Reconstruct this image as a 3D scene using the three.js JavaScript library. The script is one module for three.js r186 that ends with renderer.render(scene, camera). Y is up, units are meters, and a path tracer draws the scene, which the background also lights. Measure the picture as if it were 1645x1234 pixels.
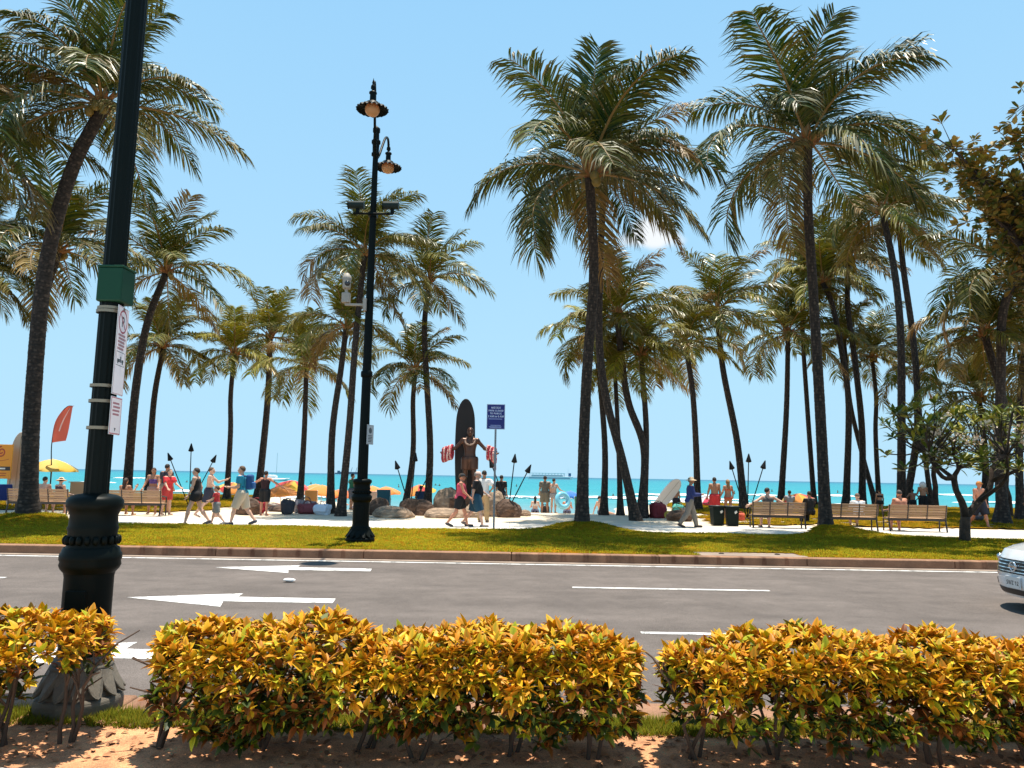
import * as THREE from 'three';
import { mergeGeometries } from 'three/addons/utils/BufferGeometryUtils.js';
import { RoundedBoxGeometry } from 'three/addons/geometries/RoundedBoxGeometry.js';

// ---------------------------------------------------------------- camera, sky, sun, exposure
const scene = new THREE.Scene();
const camera = new THREE.PerspectiveCamera(53.8, 1024 / 768, 0.1, 9000);
camera.rotation.order = 'YXZ';
camera.position.set(0, 1.75, 0);
camera.rotation.set(THREE.MathUtils.degToRad(6.94), 0, THREE.MathUtils.degToRad(0.98));
const renderer = new THREE.WebGLRenderer({ antialias: true });
renderer.toneMapping = THREE.LinearToneMapping;
renderer.toneMappingExposure = 1.6;
renderer.shadowMap.enabled = true;
const sun = new THREE.DirectionalLight(new THREE.Color(1, 0.93, 0.8), 5);
sun.position.set(4.5, 100, -11.5);
sun.castShadow = true; sun.shadow.mapSize.set(4096, 4096);
Object.assign(sun.shadow.camera, { left: -60, right: 60, top: 60, bottom: -60, near: 1, far: 300 });
sun.target.position.set(0, 0, -25);
sun.position.add(sun.target.position);
scene.add(sun, sun.target);

let seedState = 7;
const seed = (s) => { seedState = s | 0; };
const rnd = () => { seedState = (seedState + 0x6d2b79f5) | 0; let t = Math.imul(seedState ^ (seedState >>> 15), 1 | seedState); t = (t + Math.imul(t ^ (t >>> 7), 61 | t)) ^ t; return ((t ^ (t >>> 14)) >>> 0) / 4294967296; };
const rr = (a, b) => a + (b - a) * rnd();
const clamp = (x, a = 0, b = 1) => Math.min(b, Math.max(a, x));
const ss = (a, b, x) => { const t = clamp((x - a) / (b - a)); return t * t * (3 - 2 * t); };
const lerp = (a, b, t) => a + (b - a) * t;
const V = (x, y, z) => new THREE.Vector3(x, y, z);
const D2R = Math.PI / 180;
// value noise, tileable when a period is given
const hash = (x, y, s = 0) => { let h = Math.imul(x, 374761393) ^ Math.imul(y, 668265263) ^ Math.imul(s + 11, 2147483647 - 59); h = Math.imul(h ^ (h >>> 13), 1274126177); return ((h ^ (h >>> 16)) >>> 0) / 4294967296; };
function vnoise(x, y, per = 0, s = 0) {
  const xi = Math.floor(x), yi = Math.floor(y), fx = x - xi, fy = y - yi, u = fx * fx * (3 - 2 * fx), v = fy * fy * (3 - 2 * fy);
  const m = (k) => (per ? ((k % per) + per) % per : k);
  const a = hash(m(xi), m(yi), s), b = hash(m(xi + 1), m(yi), s), c = hash(m(xi), m(yi + 1), s), d = hash(m(xi + 1), m(yi + 1), s);
  return lerp(lerp(a, b, u), lerp(c, d, u), v);
}
function fbm(x, y, oct = 4, per = 0, s = 0) { let v = 0, a = 0.5, n = 0; for (let i = 0; i < oct; i++) { v += a * vnoise(x, y, per, s + i); n += a; a *= 0.5; x *= 2; y *= 2; per *= 2; } return v / n; }

{ // clear tropical sky with one small fair-weather cloud
  const W = 2048, H = 1024, px = new Float32Array(W * H * 4);
  const stops = [[-1, 0.31, 0.49, 0.62], [0, 0.315, 0.5, 0.625], [0.12, 0.3, 0.495, 0.63], [0.3, 0.262, 0.46, 0.63], [0.6, 0.205, 0.405, 0.61], [1, 0.11, 0.27, 0.53]];
  const cl = V(0.177, 0.306, -0.935).normalize(), cu = V(0, 1, 0), cr = V().crossVectors(cl, cu).normalize(); cu.crossVectors(cr, cl);
  for (let j = 0; j < H; j++) {
    const el = ((j + 0.5) / H - 0.5) * Math.PI, sy = Math.sin(el), cy = Math.cos(el);
    let k = 0; while (k < stops.length - 2 && sy > stops[k + 1][0]) k++;
    const t = clamp((sy - stops[k][0]) / (stops[k + 1][0] - stops[k][0]));
    for (let i = 0; i < W; i++) {
      const az = ((i + 0.5) / W - 0.5) * 2 * Math.PI, d = V(cy * Math.cos(az), sy, cy * Math.sin(az));
      let c = [1, 2, 3].map((q) => lerp(stops[k][q], stops[k + 1][q], t));
      if (d.dot(cl) > 0.99) {
        const a = d.dot(cr) / 0.052, b = d.dot(cu) / 0.036;
        const body = 1 - Math.hypot(a * (b > 0 ? 1 + 1.1 * Math.max(0, b) : 1), b < 0 ? b * 1.9 : b * 0.75);
        const m = ss(0.0, 0.5, body + 0.55 * (fbm(a * 3 + 9, b * 3 + 5, 4) - 0.5) - 0.05);
        c = [lerp(c[0], 0.62, m * 0.9), lerp(c[1], 0.63, m * 0.9), lerp(c[2], 0.64, m * 0.9)];
      }
      px.set([c[0], c[1], c[2], 1], (j * W + i) * 4);
    }
  }
  const sky = new THREE.DataTexture(px, W, H, THREE.RGBAFormat, THREE.FloatType);
  sky.mapping = THREE.EquirectangularReflectionMapping; sky.magFilter = THREE.LinearFilter; sky.needsUpdate = true;
  scene.background = sky; scene.environment = sky;
}

// ---------------------------------------------------------------- helpers
const used = new Map();
function numbered(name) { const n = used.get(name) ?? 0; used.set(name, n + 1); return n ? name + '_' + String(n).padStart(3, '0') : name; }
function tag(o, label, category, group) { o.userData.label = label; o.userData.category = category; if (group) o.userData.group = group; return o; }
function thing(name, label, category, x = 0, y = 0, z = 0, turn = 0, group) {
  const o = new THREE.Group(); o.name = numbered(name); o.position.set(x, y, z); o.rotation.y = turn; scene.add(o);
  return tag(o, label, category, group);
}
function part(name, geo, m, parent) { const o = new THREE.Mesh(geo, m); o.name = name; o.castShadow = o.receiveShadow = true; parent.add(o); return o; }
function structure(name, geo, m) { const o = new THREE.Mesh(geo, m); o.name = numbered(name); o.userData.kind = 'structure'; o.castShadow = o.receiveShadow = true; scene.add(o); return o; }
const matCache = new Map();
function mat(r, g, b, roughness = 0.8, extra = {}) {
  const key = [r, g, b, roughness, JSON.stringify(extra)].join();
  if (!matCache.has(key)) { const m = new THREE.MeshPhysicalMaterial({ roughness, side: THREE.DoubleSide, ...extra }); m.color.setRGB(r, g, b); matCache.set(key, m); }
  return matCache.get(key);
}
const merge = (list) => mergeGeometries(list.map((g) => { g = g.index ? g.toNonIndexed() : g; for (const k of Object.keys(g.attributes)) if (!['position', 'normal', 'uv'].includes(k)) g.deleteAttribute(k); if (!g.attributes.uv) g.setAttribute('uv', new THREE.BufferAttribute(new Float32Array(g.attributes.position.count * 2), 2)); return g; }), false);
const box = (w, h, d, x = 0, y = 0, z = 0) => new THREE.BoxGeometry(w, h, d).translate(x, y, z);
const rbox = (w, h, d, r, x = 0, y = 0, z = 0) => new RoundedBoxGeometry(w, h, d, 2, r).translate(x, y, z);
const lathe = (pts, seg = 24) => new THREE.LatheGeometry(pts.map(([r, y]) => new THREE.Vector2(r, y)), seg);
const rod = (a, b, ra, rb = ra, seg = 8) => { const d = V().subVectors(b, a), g = new THREE.CylinderGeometry(rb, ra, d.length(), seg); g.applyQuaternion(new THREE.Quaternion().setFromUnitVectors(V(0, 1, 0), d.clone().normalize())); const m = a.clone().add(b).multiplyScalar(0.5); return g.translate(m.x, m.y, m.z); };
// a tube with its own radius at every ring; uv in metres
function limb(pts, rad, sides = 8, cap = true) {
  const pos = [], uv = [], idx = []; let up = V(0.3, 0.1, 1).normalize(), len = 0;
  for (let i = 0; i < pts.length; i++) {
    const t = V().subVectors(pts[Math.min(i + 1, pts.length - 1)], pts[Math.max(i - 1, 0)]).normalize();
    const a = V().crossVectors(up, t).normalize(), b = V().crossVectors(t, a).normalize(); up = b;
    if (i) len += pts[i].distanceTo(pts[i - 1]);
    for (let k = 0; k <= sides; k++) { const q = k / sides * 2 * Math.PI, r = rad[i], p = pts[i].clone().addScaledVector(a, Math.cos(q) * r).addScaledVector(b, Math.sin(q) * r); pos.push(p.x, p.y, p.z); uv.push(k / sides, len); }
  }
  const w = sides + 1;
  for (let i = 0; i < pts.length - 1; i++) for (let k = 0; k < sides; k++) { const a = i * w + k; idx.push(a, a + 1, a + w, a + 1, a + w + 1, a + w); }
  if (cap) { const e = pts.length - 1; for (const i of [0, e]) { const c = pos.length / 3; pos.push(pts[i].x, pts[i].y, pts[i].z); uv.push(0.5, 0); for (let k = 0; k < sides; k++) i ? idx.push(c, i * w + k, i * w + k + 1) : idx.push(c, k + 1, k); } }
  const g = new THREE.BufferGeometry(); g.setAttribute('position', new THREE.Float32BufferAttribute(pos, 3)); g.setAttribute('uv', new THREE.Float32BufferAttribute(uv, 2)); g.setIndex(idx); g.computeVertexNormals(); return g;
}
// a sheet y = f(x, z) over a grid; keep(x, z) cuts it out; uv in metres; optional colour
function sheet(x0, x1, z0, z1, nx, nz, f, keep, colour) {
  if (z1 > z0) [z0, z1] = [z1, z0];
  const pos = [], uv = [], col = [], idx = [];
  for (let j = 0; j <= nz; j++) for (let i = 0; i <= nx; i++) {
    const x = lerp(x0, x1, i / nx), z = lerp(z0, z1, j / nz);
    pos.push(x, f(x, z), z); uv.push(x, z); if (colour) col.push(...colour(x, z));
  }
  for (let j = 0; j < nz; j++) for (let i = 0; i < nx; i++) {
    const a = j * (nx + 1) + i, b = a + 1, c = a + nx + 1, d = c + 1;
    for (const t of [[a, b, d], [a, d, c]]) { if (keep) { const mx = (pos[t[0] * 3] + pos[t[1] * 3] + pos[t[2] * 3]) / 3, mz = (pos[t[0] * 3 + 2] + pos[t[1] * 3 + 2] + pos[t[2] * 3 + 2]) / 3; if (!keep(mx, mz)) continue; } idx.push(...t); }
  }
  const g = new THREE.BufferGeometry(); g.setAttribute('position', new THREE.Float32BufferAttribute(pos, 3)); g.setAttribute('uv', new THREE.Float32BufferAttribute(uv, 2));
  if (colour) g.setAttribute('color', new THREE.Float32BufferAttribute(col, 3));
  g.setIndex(idx); g.computeVertexNormals(); return g;
}
function tex(size, f, metres, srgb = true) {
  const d = new Uint8Array(size * size * 4);
  for (let j = 0; j < size; j++) for (let i = 0; i < size; i++) { const c = f(i / size, j / size); const o = (j * size + i) * 4; d[o] = c[0]; d[o + 1] = c[1]; d[o + 2] = c[2]; d[o + 3] = 255; }
  const t = new THREE.DataTexture(d, size, size); t.wrapS = t.wrapT = THREE.RepeatWrapping; t.magFilter = THREE.LinearFilter; t.generateMipmaps = true;
  if (srgb) t.colorSpace = THREE.SRGBColorSpace; t.repeat.set(1 / metres[0], 1 / metres[1]); t.needsUpdate = true; return t;
}
function canvasTex(w, h, draw) { const c = document.createElement('canvas'); c.width = w; c.height = h; draw(c.getContext('2d'), w, h); const t = new THREE.CanvasTexture(c); t.colorSpace = THREE.SRGBColorSpace; return t; }
function textured(map, bump, bumpScale, roughness, tint = [1, 1, 1], extra = {}) { const m = new THREE.MeshPhysicalMaterial({ map, bumpMap: bump ?? null, bumpScale: bumpScale ?? 0, roughness, side: THREE.DoubleSide, ...extra }); m.color.setRGB(...tint); return m; }
const g3 = (v) => [v, v, v];

// ---------------------------------------------------------------- surface materials
const speck = (u, v, n, s) => hash(Math.floor(u * n), Math.floor(v * n), s);
const asphaltMap = tex(1024, (u, v) => { const k = speck(u, v, 512, 1), l = fbm(u * 8, v * 8, 5, 8), b = 205 + (k > 0.9 ? 34 : k < 0.16 ? -46 : (k - 0.5) * 22) + (l - 0.5) * 44; return [b, b * 0.985, b * 0.965]; }, [2.3, 2.3]);
const asphaltBump = tex(512, (u, v) => g3(255 * (0.6 * speck(u, v, 256, 4) + 0.4 * fbm(u * 16, v * 16, 3, 16))), [1.7, 1.7], false);
const concreteMap = tex(512, (u, v) => { const l = fbm(u * 6, v * 6, 5, 6, 9), k = speck(u, v, 256, 3); const b = 196 + (l - 0.5) * 80 + (k - 0.5) * 26; return [b, b * 0.965, b * 0.92]; }, [1.9, 1.9]);
const concreteBump = tex(256, (u, v) => g3(255 * fbm(u * 24, v * 24, 4, 24, 2)), [0.9, 0.9], false);
const kerbMap = tex(512, (u, v) => { const l = fbm(u * 5, v * 5, 5, 5, 31), k = speck(u, v, 200, 7), st = ss(0.52, 0.72, fbm(u * 9, v * 3, 4, 3, 44)); const b = 190 + (l - 0.5) * 90 + (k - 0.5) * 30; return [b - st * 40, b * 0.86 - st * 46, b * 0.74 - st * 44]; }, [1.4, 1.4]);
const grassMap = tex(512, (u, v) => { const l = fbm(u * 8, v * 8, 4, 8, 5), k = speck(u, v, 256, 6), q = fbm(u * 40, v * 40, 2, 40, 8); const b = 0.62 + 0.3 * l + 0.35 * (q - 0.5) + 0.2 * (k - 0.5); return [175 * b + 30 * l, 162 * b, 34 * b]; }, [1.6, 1.6]);
const grassBump = tex(512, (u, v) => g3(255 * (0.5 * speck(u, v, 256, 2) + 0.5 * fbm(u * 40, v * 40, 3, 40, 1))), [0.8, 0.8], false);
const sandMap = tex(512, (u, v) => { const l = fbm(u * 6, v * 6, 5, 6, 15), k = speck(u, v, 512, 16); const b = 222 + (l - 0.5) * 50 + (k - 0.5) * 22; return [b, b * 0.925, b * 0.82]; }, [2.7, 2.7]);
const sandBump = tex(512, (u, v) => g3(255 * fbm(u * 12, v * 12, 5, 12, 25)), [2.1, 2.1], false);
const dirtMap = tex(512, (u, v) => { const l = fbm(u * 6, v * 6, 5, 6, 55), k = speck(u, v, 180, 56); const b = 168 + (l - 0.5) * 90 + (k > 0.93 ? 40 : k < 0.1 ? -50 : 0); return [b * 1.12, b * 0.84, b * 0.62]; }, [0.9, 0.9]);
const barkMap = tex(512, (u, v) => { // ring scars of a coconut trunk: v runs up the trunk, 1.0 m a tile; lichen blotches
  const ring = Math.abs(((v * 19 + 0.9 * fbm(u * 4, v * 4, 3, 4, 61)) % 1) - 0.5) * 2, crack = fbm(u * 24, v * 24, 3, 24, 63), li = ss(0.52, 0.75, fbm(u * 10 + 2.3, v * 20, 5, 10, 66));
  const b = 84 + (ring < 0.16 ? -20 : 6 * ring) + (crack - 0.5) * 70 + li * 56; return [b * 1.06, b * 0.95, b * 0.86]; }, [1, 2.1]);
const barkBump = tex(512, (u, v) => { const ring = Math.abs(((v * 19 + 0.9 * fbm(u * 4, v * 4, 3, 4, 61)) % 1) - 0.5) * 2; return g3(255 * clamp(0.55 * ss(0, 0.4, ring) + 0.45 * fbm(u * 24, v * 24, 3, 24, 63))); }, [1, 2.1], false);
const rockMap = tex(512, (u, v) => { const l = fbm(u * 4, v * 4, 6, 4, 71), h = ss(0.5, 0.62, fbm(u * 10, v * 10, 4, 10, 75)); const b = 170 + (l - 0.5) * 130 - h * 40; return [b, b * 0.9, b * 0.8]; }, [1, 1]);
const rockBump = tex(512, (u, v) => g3(255 * fbm(u * 14, v * 14, 5, 14, 77)), [1, 1], false);

const M = {
  asphalt: textured(asphaltMap, asphaltBump, 0.004, 0.92, [0.222, 0.19, 0.176], { vertexColors: true, specularIntensity: 0.4 }),
  paint: textured(tex(512, (u, v) => { const w = fbm(u * 10, v * 10, 5, 10, 81), k = speck(u, v, 256, 82), b = 226 + (w - 0.5) * 40 - (w < 0.4 && k > 0.55 ? 90 : 0) - (k > 0.95 ? 70 : 0); return [b, b * 0.985, b * 0.96]; }, [1.3, 1.3]), asphaltBump, 0.003, 0.75),
  concrete: textured(concreteMap, concreteBump, 0.003, 0.9, [1.15, 1.12, 1.08]),
  gutter: textured(concreteMap, concreteBump, 0.003, 0.9, [0.5, 0.4, 0.34]),
  kerb: textured(kerbMap, concreteBump, 0.006, 0.92, [0.5, 0.36, 0.28]),
  grass: textured(grassMap, grassBump, 0.02, 1, [0.78, 0.62, 0.3], { vertexColors: true, specularIntensity: 0.08 }),
  sand: textured(sandMap, sandBump, 0.03, 1, [0.86, 0.84, 0.82]),
  dirt: textured(dirtMap, sandBump, 0.03, 1, [0.95, 0.86, 0.8]),
  bark: textured(barkMap, barkBump, 0.009, 0.92, [0.27, 0.235, 0.22]),
  rock: textured(rockMap, rockBump, 0.05, 0.9, [0.75, 0.66, 0.58]),
  rockDark: textured(rockMap, rockBump, 0.05, 0.85, [0.24, 0.17, 0.14]),
  iron: mat(0.0035, 0.0055, 0.0045, 0.45, { specularIntensity: 0.18 }),
  ironBlack: mat(0.007, 0.007, 0.007, 0.5, { specularIntensity: 0.4 }),
};

// ---------------------------------------------------------------- the setting
const edgeOf = (x) => 34 + 17 * Math.max(ss(-13, -17, x), ss(8, 11, x));
const terrain = (x, z) => 0.15 - Math.max(0, -z - edgeOf(x)) * 0.05;
const SEA = -1.2;
structure('road', sheet(-70, 70, -15.96, -5.7, 560, 80, () => 0, null, (x, z) => { const n = fbm(x * 0.5, z * 1.4, 4, 0, 3), w = fbm(x * 0.07 + 3, z * 1.1, 3, 0, 12); const tyre = 0.05 * Math.sin((z + 15.4) * 3.6) * fbm(x * 0.05, z, 2, 0, 40), patch = fbm(x * 0.22 + 7, z * 0.6, 2, 0, 51) > 0.66 ? -0.07 : 0, k = 0.72 + 0.36 * n + 0.2 * w + tyre + patch; return [k, k, k]; }), M.asphalt);
structure('ground', sheet(-110, 110, -24, 6, 60, 20, () => -0.06), M.dirt);
structure('near_ground', sheet(-30, 30, -5.34, 3, 60, 40, (x, z) => 0.112 + 0.02 * fbm(x * 3, z * 3, 3), null), M.dirt);
structure('near_pavement', sheet(-30, 30, -4.31, 3, 60, 8, () => 0.142, null), M.concrete);
structure('beach', sheet(-110, 110, -21.5, -90, 220, 140, (x, z) => terrain(x, z) + (z < -28 ? 0.05 * (fbm(x * 0.9, z * 0.9, 3) - 0.5) : 0), null), M.sand);
const walkSlabs = new THREE.Group(); walkSlabs.name = 'promenade'; walkSlabs.userData.kind = 'structure'; scene.add(walkSlabs);
{ const geo = rbox(2.985, 0.12, 2.2, 0.012); for (let i = -13; i < 13; i++) for (let j = 0; j < 2; j++) part('paving_slab', geo, M.concrete, walkSlabs).position.set(i * 3 + 1.5, 0.116, -22.9 - j * 2.212 + 0.1); }
// verge with a wavy back edge and mounds round the palm feet
const mounds = [[-14.47, -23.1], [2.26, -23.9], [10.08, -24.3]];
const vergeBack = (x) => -22.25 - 0.28 * (fbm(x * 0.35, 2, 3) - 0.4) - mounds.reduce((a, m) => a + 2.0 * Math.exp(-(((x - m[0]) / 1.25) ** 2)), 0);
const vergeY = (x, z) => 0.168 + 0.034 * ss(-20.4, -21.6, z) + 0.05 * (fbm(x * 0.5, z * 0.5, 3) - 0.3) * ss(-16.2, -16.8, z) + mounds.reduce((a, m) => a + 0.2 * Math.exp(-(((x - m[0]) / 1.3) ** 2 + ((z - m[1]) / 1.3) ** 2)), 0);
const onVerge = (x, z) => z > vergeBack(x) && !(x > 4.05 && x < 6.25 && z > -16.84);
const turf = (x, z) => { const n = fbm(x * 0.8, z * 0.8, 4, 0, 2), d = fbm(x * 2.5 + 4, z * 2.5, 3, 0, 5), k = 0.8 + 0.4 * d; const bare = ss(0.62, 0.74, fbm(x * 0.9 + 31, z * 1.1, 4, 0, 27)); return [k * (0.7 + 0.5 * n) + bare * 0.35, k + bare * 0.05, k * 0.9 + bare * 0.6]; };
structure('verge', sheet(-40, 40, -16.19, -25, 400, 88, vergeY, onVerge, turf), M.grass);
const onLawn = (x, z) => { const n = 1.6 * (fbm(x * 0.5, z * 0.5, 4, 0, 8) - 0.5); const s = x < -2 ? -12.9 - x : x - 8.3 + (z < -30 ? 0 : 0.4); return s + 2 * n > 0 && -z + n > (x < 0 ? 29.2 : 27.6) && -z < edgeOf(x) + 2.5 + n && (fbm(x * 1.3, z * 1.3, 3, 0, 19) > 0.36 || -z > 33); };
structure('lawn', sheet(-75, 75, -27, -57, 375, 75, (x, z) => terrain(x, z) + 0.045, onLawn, turf), M.grass);
// far kerb and near kerb: one block after another, with open joints
function kerbRow(name, x0, n, len, z, d, h, y0) {
  const g = new THREE.Group(); g.name = name; g.userData.kind = 'structure'; scene.add(g);
  const geos = [0, 1, 2].map((k) => { const q = rbox(len - 0.012, h, d, 0.025); const p = q.attributes.position, u = q.attributes.uv; for (let i = 0; i < p.count; i++) u.setXY(i, p.getX(i) + k * 0.77, p.getY(i) + p.getZ(i) + k * 0.31); return q; });
  for (let i = 0; i < n; i++) part('kerb_stone', geos[i % 3], M.kerb, g).position.set(x0 + (i + 0.5) * len, y0 + (hash(i, 3) - 0.5) * 0.006, z);
}
kerbRow('far_kerb', -39.6, 26, 3.05, -16.06, 0.28, 0.34, 0.0);
kerbRow('near_kerb', -24, 16, 3.05, -5.53, 0.36, 0.3, -0.01);
structure('gutter', sheet(-70, 70, -15.95, -15.68, 140, 1, () => 0.005), M.gutter);
// storm drain cover let into the verge
{ const g = thing('drain_cover', 'flat grey concrete storm drain cover set in the verge behind the kerb', 'drain cover', 5.15, 0.115, -16.54); part('slab', rbox(2.3, 0.12, 0.66, 0.02), M.gutter, g); for (const s of [-0.6, 0.6]) part('lifting_ring', new THREE.TorusGeometry(0.05, 0.009, 6, 14).rotateX(Math.PI / 2).translate(s, 0.066, 0), M.ironBlack, g); }
// painted markings, 4 mm above the asphalt
const flat = (pts, y = 0.004) => { const s = new THREE.Shape(pts.map(([x, z]) => new THREE.Vector2(x, -z))); const g = new THREE.ShapeGeometry(s).rotateX(-Math.PI / 2).translate(0, y, 0); const p = g.attributes.position, u = g.attributes.uv; for (let i = 0; i < p.count; i++) u.setXY(i, p.getX(i), p.getZ(i)); return g; };
structure('edge_line', flat([[-70, -15.53], [70, -15.53], [70, -15.42], [-70, -15.42]]), M.paint);
const arrowMark = (x, z) => structure('lane_arrow', flat([[x - 1.46, z], [x + 0.06, z + 0.6], [x - 0.06, z + 0.18], [x + 1.42, z + 0.18], [x + 1.38, z - 0.18], [x - 0.0, z - 0.2], [x - 0.03, z - 0.5]]), M.paint);
arrowMark(-3.92, -14.16); arrowMark(-3.8, -10.72); arrowMark(-3.75, -7.5);
for (const zz of [-12.4, -8.91]) for (const x of [-23.4, -11.2, 1.02, 13.2]) { const s = zz > -10 ? 0.5 : 0; structure('lane_dash', flat([[x + s, zz - 0.055], [x + 3.15, zz - 0.055], [x + 3.15, zz + 0.055], [x + s, zz + 0.055]]), M.paint); }
// the sea: colour patches of sand, reef and deep water, small waves near the shore
{
  const zs = (t) => -54 - 46 * t - 5900 * t ** 5;
  const waterCol = (x, z) => {
    const d = -z, n = fbm(x * 0.012, d * 0.03, 4, 0, 91), f = fbm(x * 0.09, d * 0.5, 3, 0, 95);
    const s = Math.log(d / 60) + (n - 0.5) * 0.9;
    const st = [[0, 0.12, 0.25, 0.265], [0.45, 0.05, 0.25, 0.265], [0.9, 0.014, 0.232, 0.262], [1.6, 0.007, 0.222, 0.258], [2.6, 0.006, 0.19, 0.24], [3.5, 0.006, 0.115, 0.18], [4.6, 0.006, 0.075, 0.135]];
    let k = 0; while (k < st.length - 2 && s > st[k + 1][0]) k++; const t = clamp((s - st[k][0]) / (st[k + 1][0] - st[k][0]));
    const q = 0.86 + 0.28 * f; return [1, 2, 3].map((c) => lerp(st[k][c], st[k + 1][c], t) * q);
  };
  const waveBump = tex(512, (u, v) => g3(255 * clamp(0.5 + 0.5 * (fbm(u * 6, v * 14, 5, 2, 101) - 0.5) * 2)), [14, 7], false);
  const m = new THREE.MeshPhysicalMaterial({ vertexColors: true, roughness: 0.32, specularIntensity: 0.22, bumpMap: waveBump, bumpScale: 0.25, side: THREE.DoubleSide });
  const y = (x, z) => SEA + (z > -260 ? 0.09 * (fbm(x * 0.18, z * 0.5, 3, 0, 33) - 0.5) * ss(-54, -70, z) : 0);
  // rows get wider apart with distance, columns fan out with them
  const pos = [], uv = [], col = [], idx = [], NX = 220, NZ = 260;
  for (let j = 0; j <= NZ; j++) { const z = zs(j / NZ), half = Math.max(150, -z * 1.1); for (let i = 0; i <= NX; i++) { const x = lerp(-half, half, i / NX); pos.push(x, y(x, z), z); uv.push(x, z); col.push(...waterCol(x, z)); } }
  for (let j = 0; j < NZ; j++) for (let i = 0; i < NX; i++) { const a = j * (NX + 1) + i, c = a + NX + 1; idx.push(a, a + 1, c + 1, a, c + 1, c); }
  const g = new THREE.BufferGeometry(); g.setAttribute('position', new THREE.Float32BufferAttribute(pos, 3)); g.setAttribute('uv', new THREE.Float32BufferAttribute(uv, 2)); g.setAttribute('color', new THREE.Float32BufferAttribute(col, 3)); g.setIndex(idx); g.computeVertexNormals();
  structure('sea', g, m);
  // breaking wave crests: ridges of foam
  const foam = mat(0.82, 0.86, 0.86, 0.9);
  for (const [x0, x1, z] of [[-8.9, 9.5, -105], [3.5, 36.5, -108], [16.7, 31.1, -93.2], [19.9, 37.6, -135.6], [60, 70, -153.4], [104.9, 120.8, -195], [-136.3, -121.4, -261], [-48.7, -41.9, -105], [44.6, 51.9, -148], [38.7, 44.9, -95], [-94.6, -86.5, -166], [-30, -18, -88], [-26, -17, -70], [70, 90, -120]]) {
    const d = -z * 0.028;
    structure('breaking_wave', sheet(x0, x1, z + d, z - d, Math.max(30, Math.round((x1 - x0) * 3)), 10, (x, zz) => { const q = (zz - z) / d, e = Math.sin(Math.PI * clamp((x - x0) / (x1 - x0))) ** 0.4; return SEA + 0.02 + e * 0.36 * Math.exp(-q * q * 4) * (0.45 + 0.9 * fbm(x * 0.5, zz * 0.4, 4, 0, 7)); }, (x, zz) => { const q = Math.abs(zz - z) / d, e = Math.sin(Math.PI * clamp((x - x0) / (x1 - x0))) ** 0.5; return q + 1.1 * (fbm(x * 0.6, zz * 0.9, 4, 0, 13) - 0.5) < 0.62 * e; }), foam);
  }
}

// ---------------------------------------------------------------- coconut palms
const WIND = V(0.85, 0, 0.35).normalize();
const frondMat = [0, 1, 2].map((k) => new THREE.MeshPhysicalMaterial({ vertexColors: true, roughness: [0.36, 0.5, 0.6][k], transmission: 0.3, thickness: 0, side: THREE.DoubleSide, specularIntensity: [0.55, 0.35, 0.3][k] }));
const ribMat = mat(0.26, 0.14, 0.035, 0.55), sheathMat = mat(0.27, 0.105, 0.03, 0.85), nutMat = mat(0.2, 0.13, 0.02, 0.5);
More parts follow.
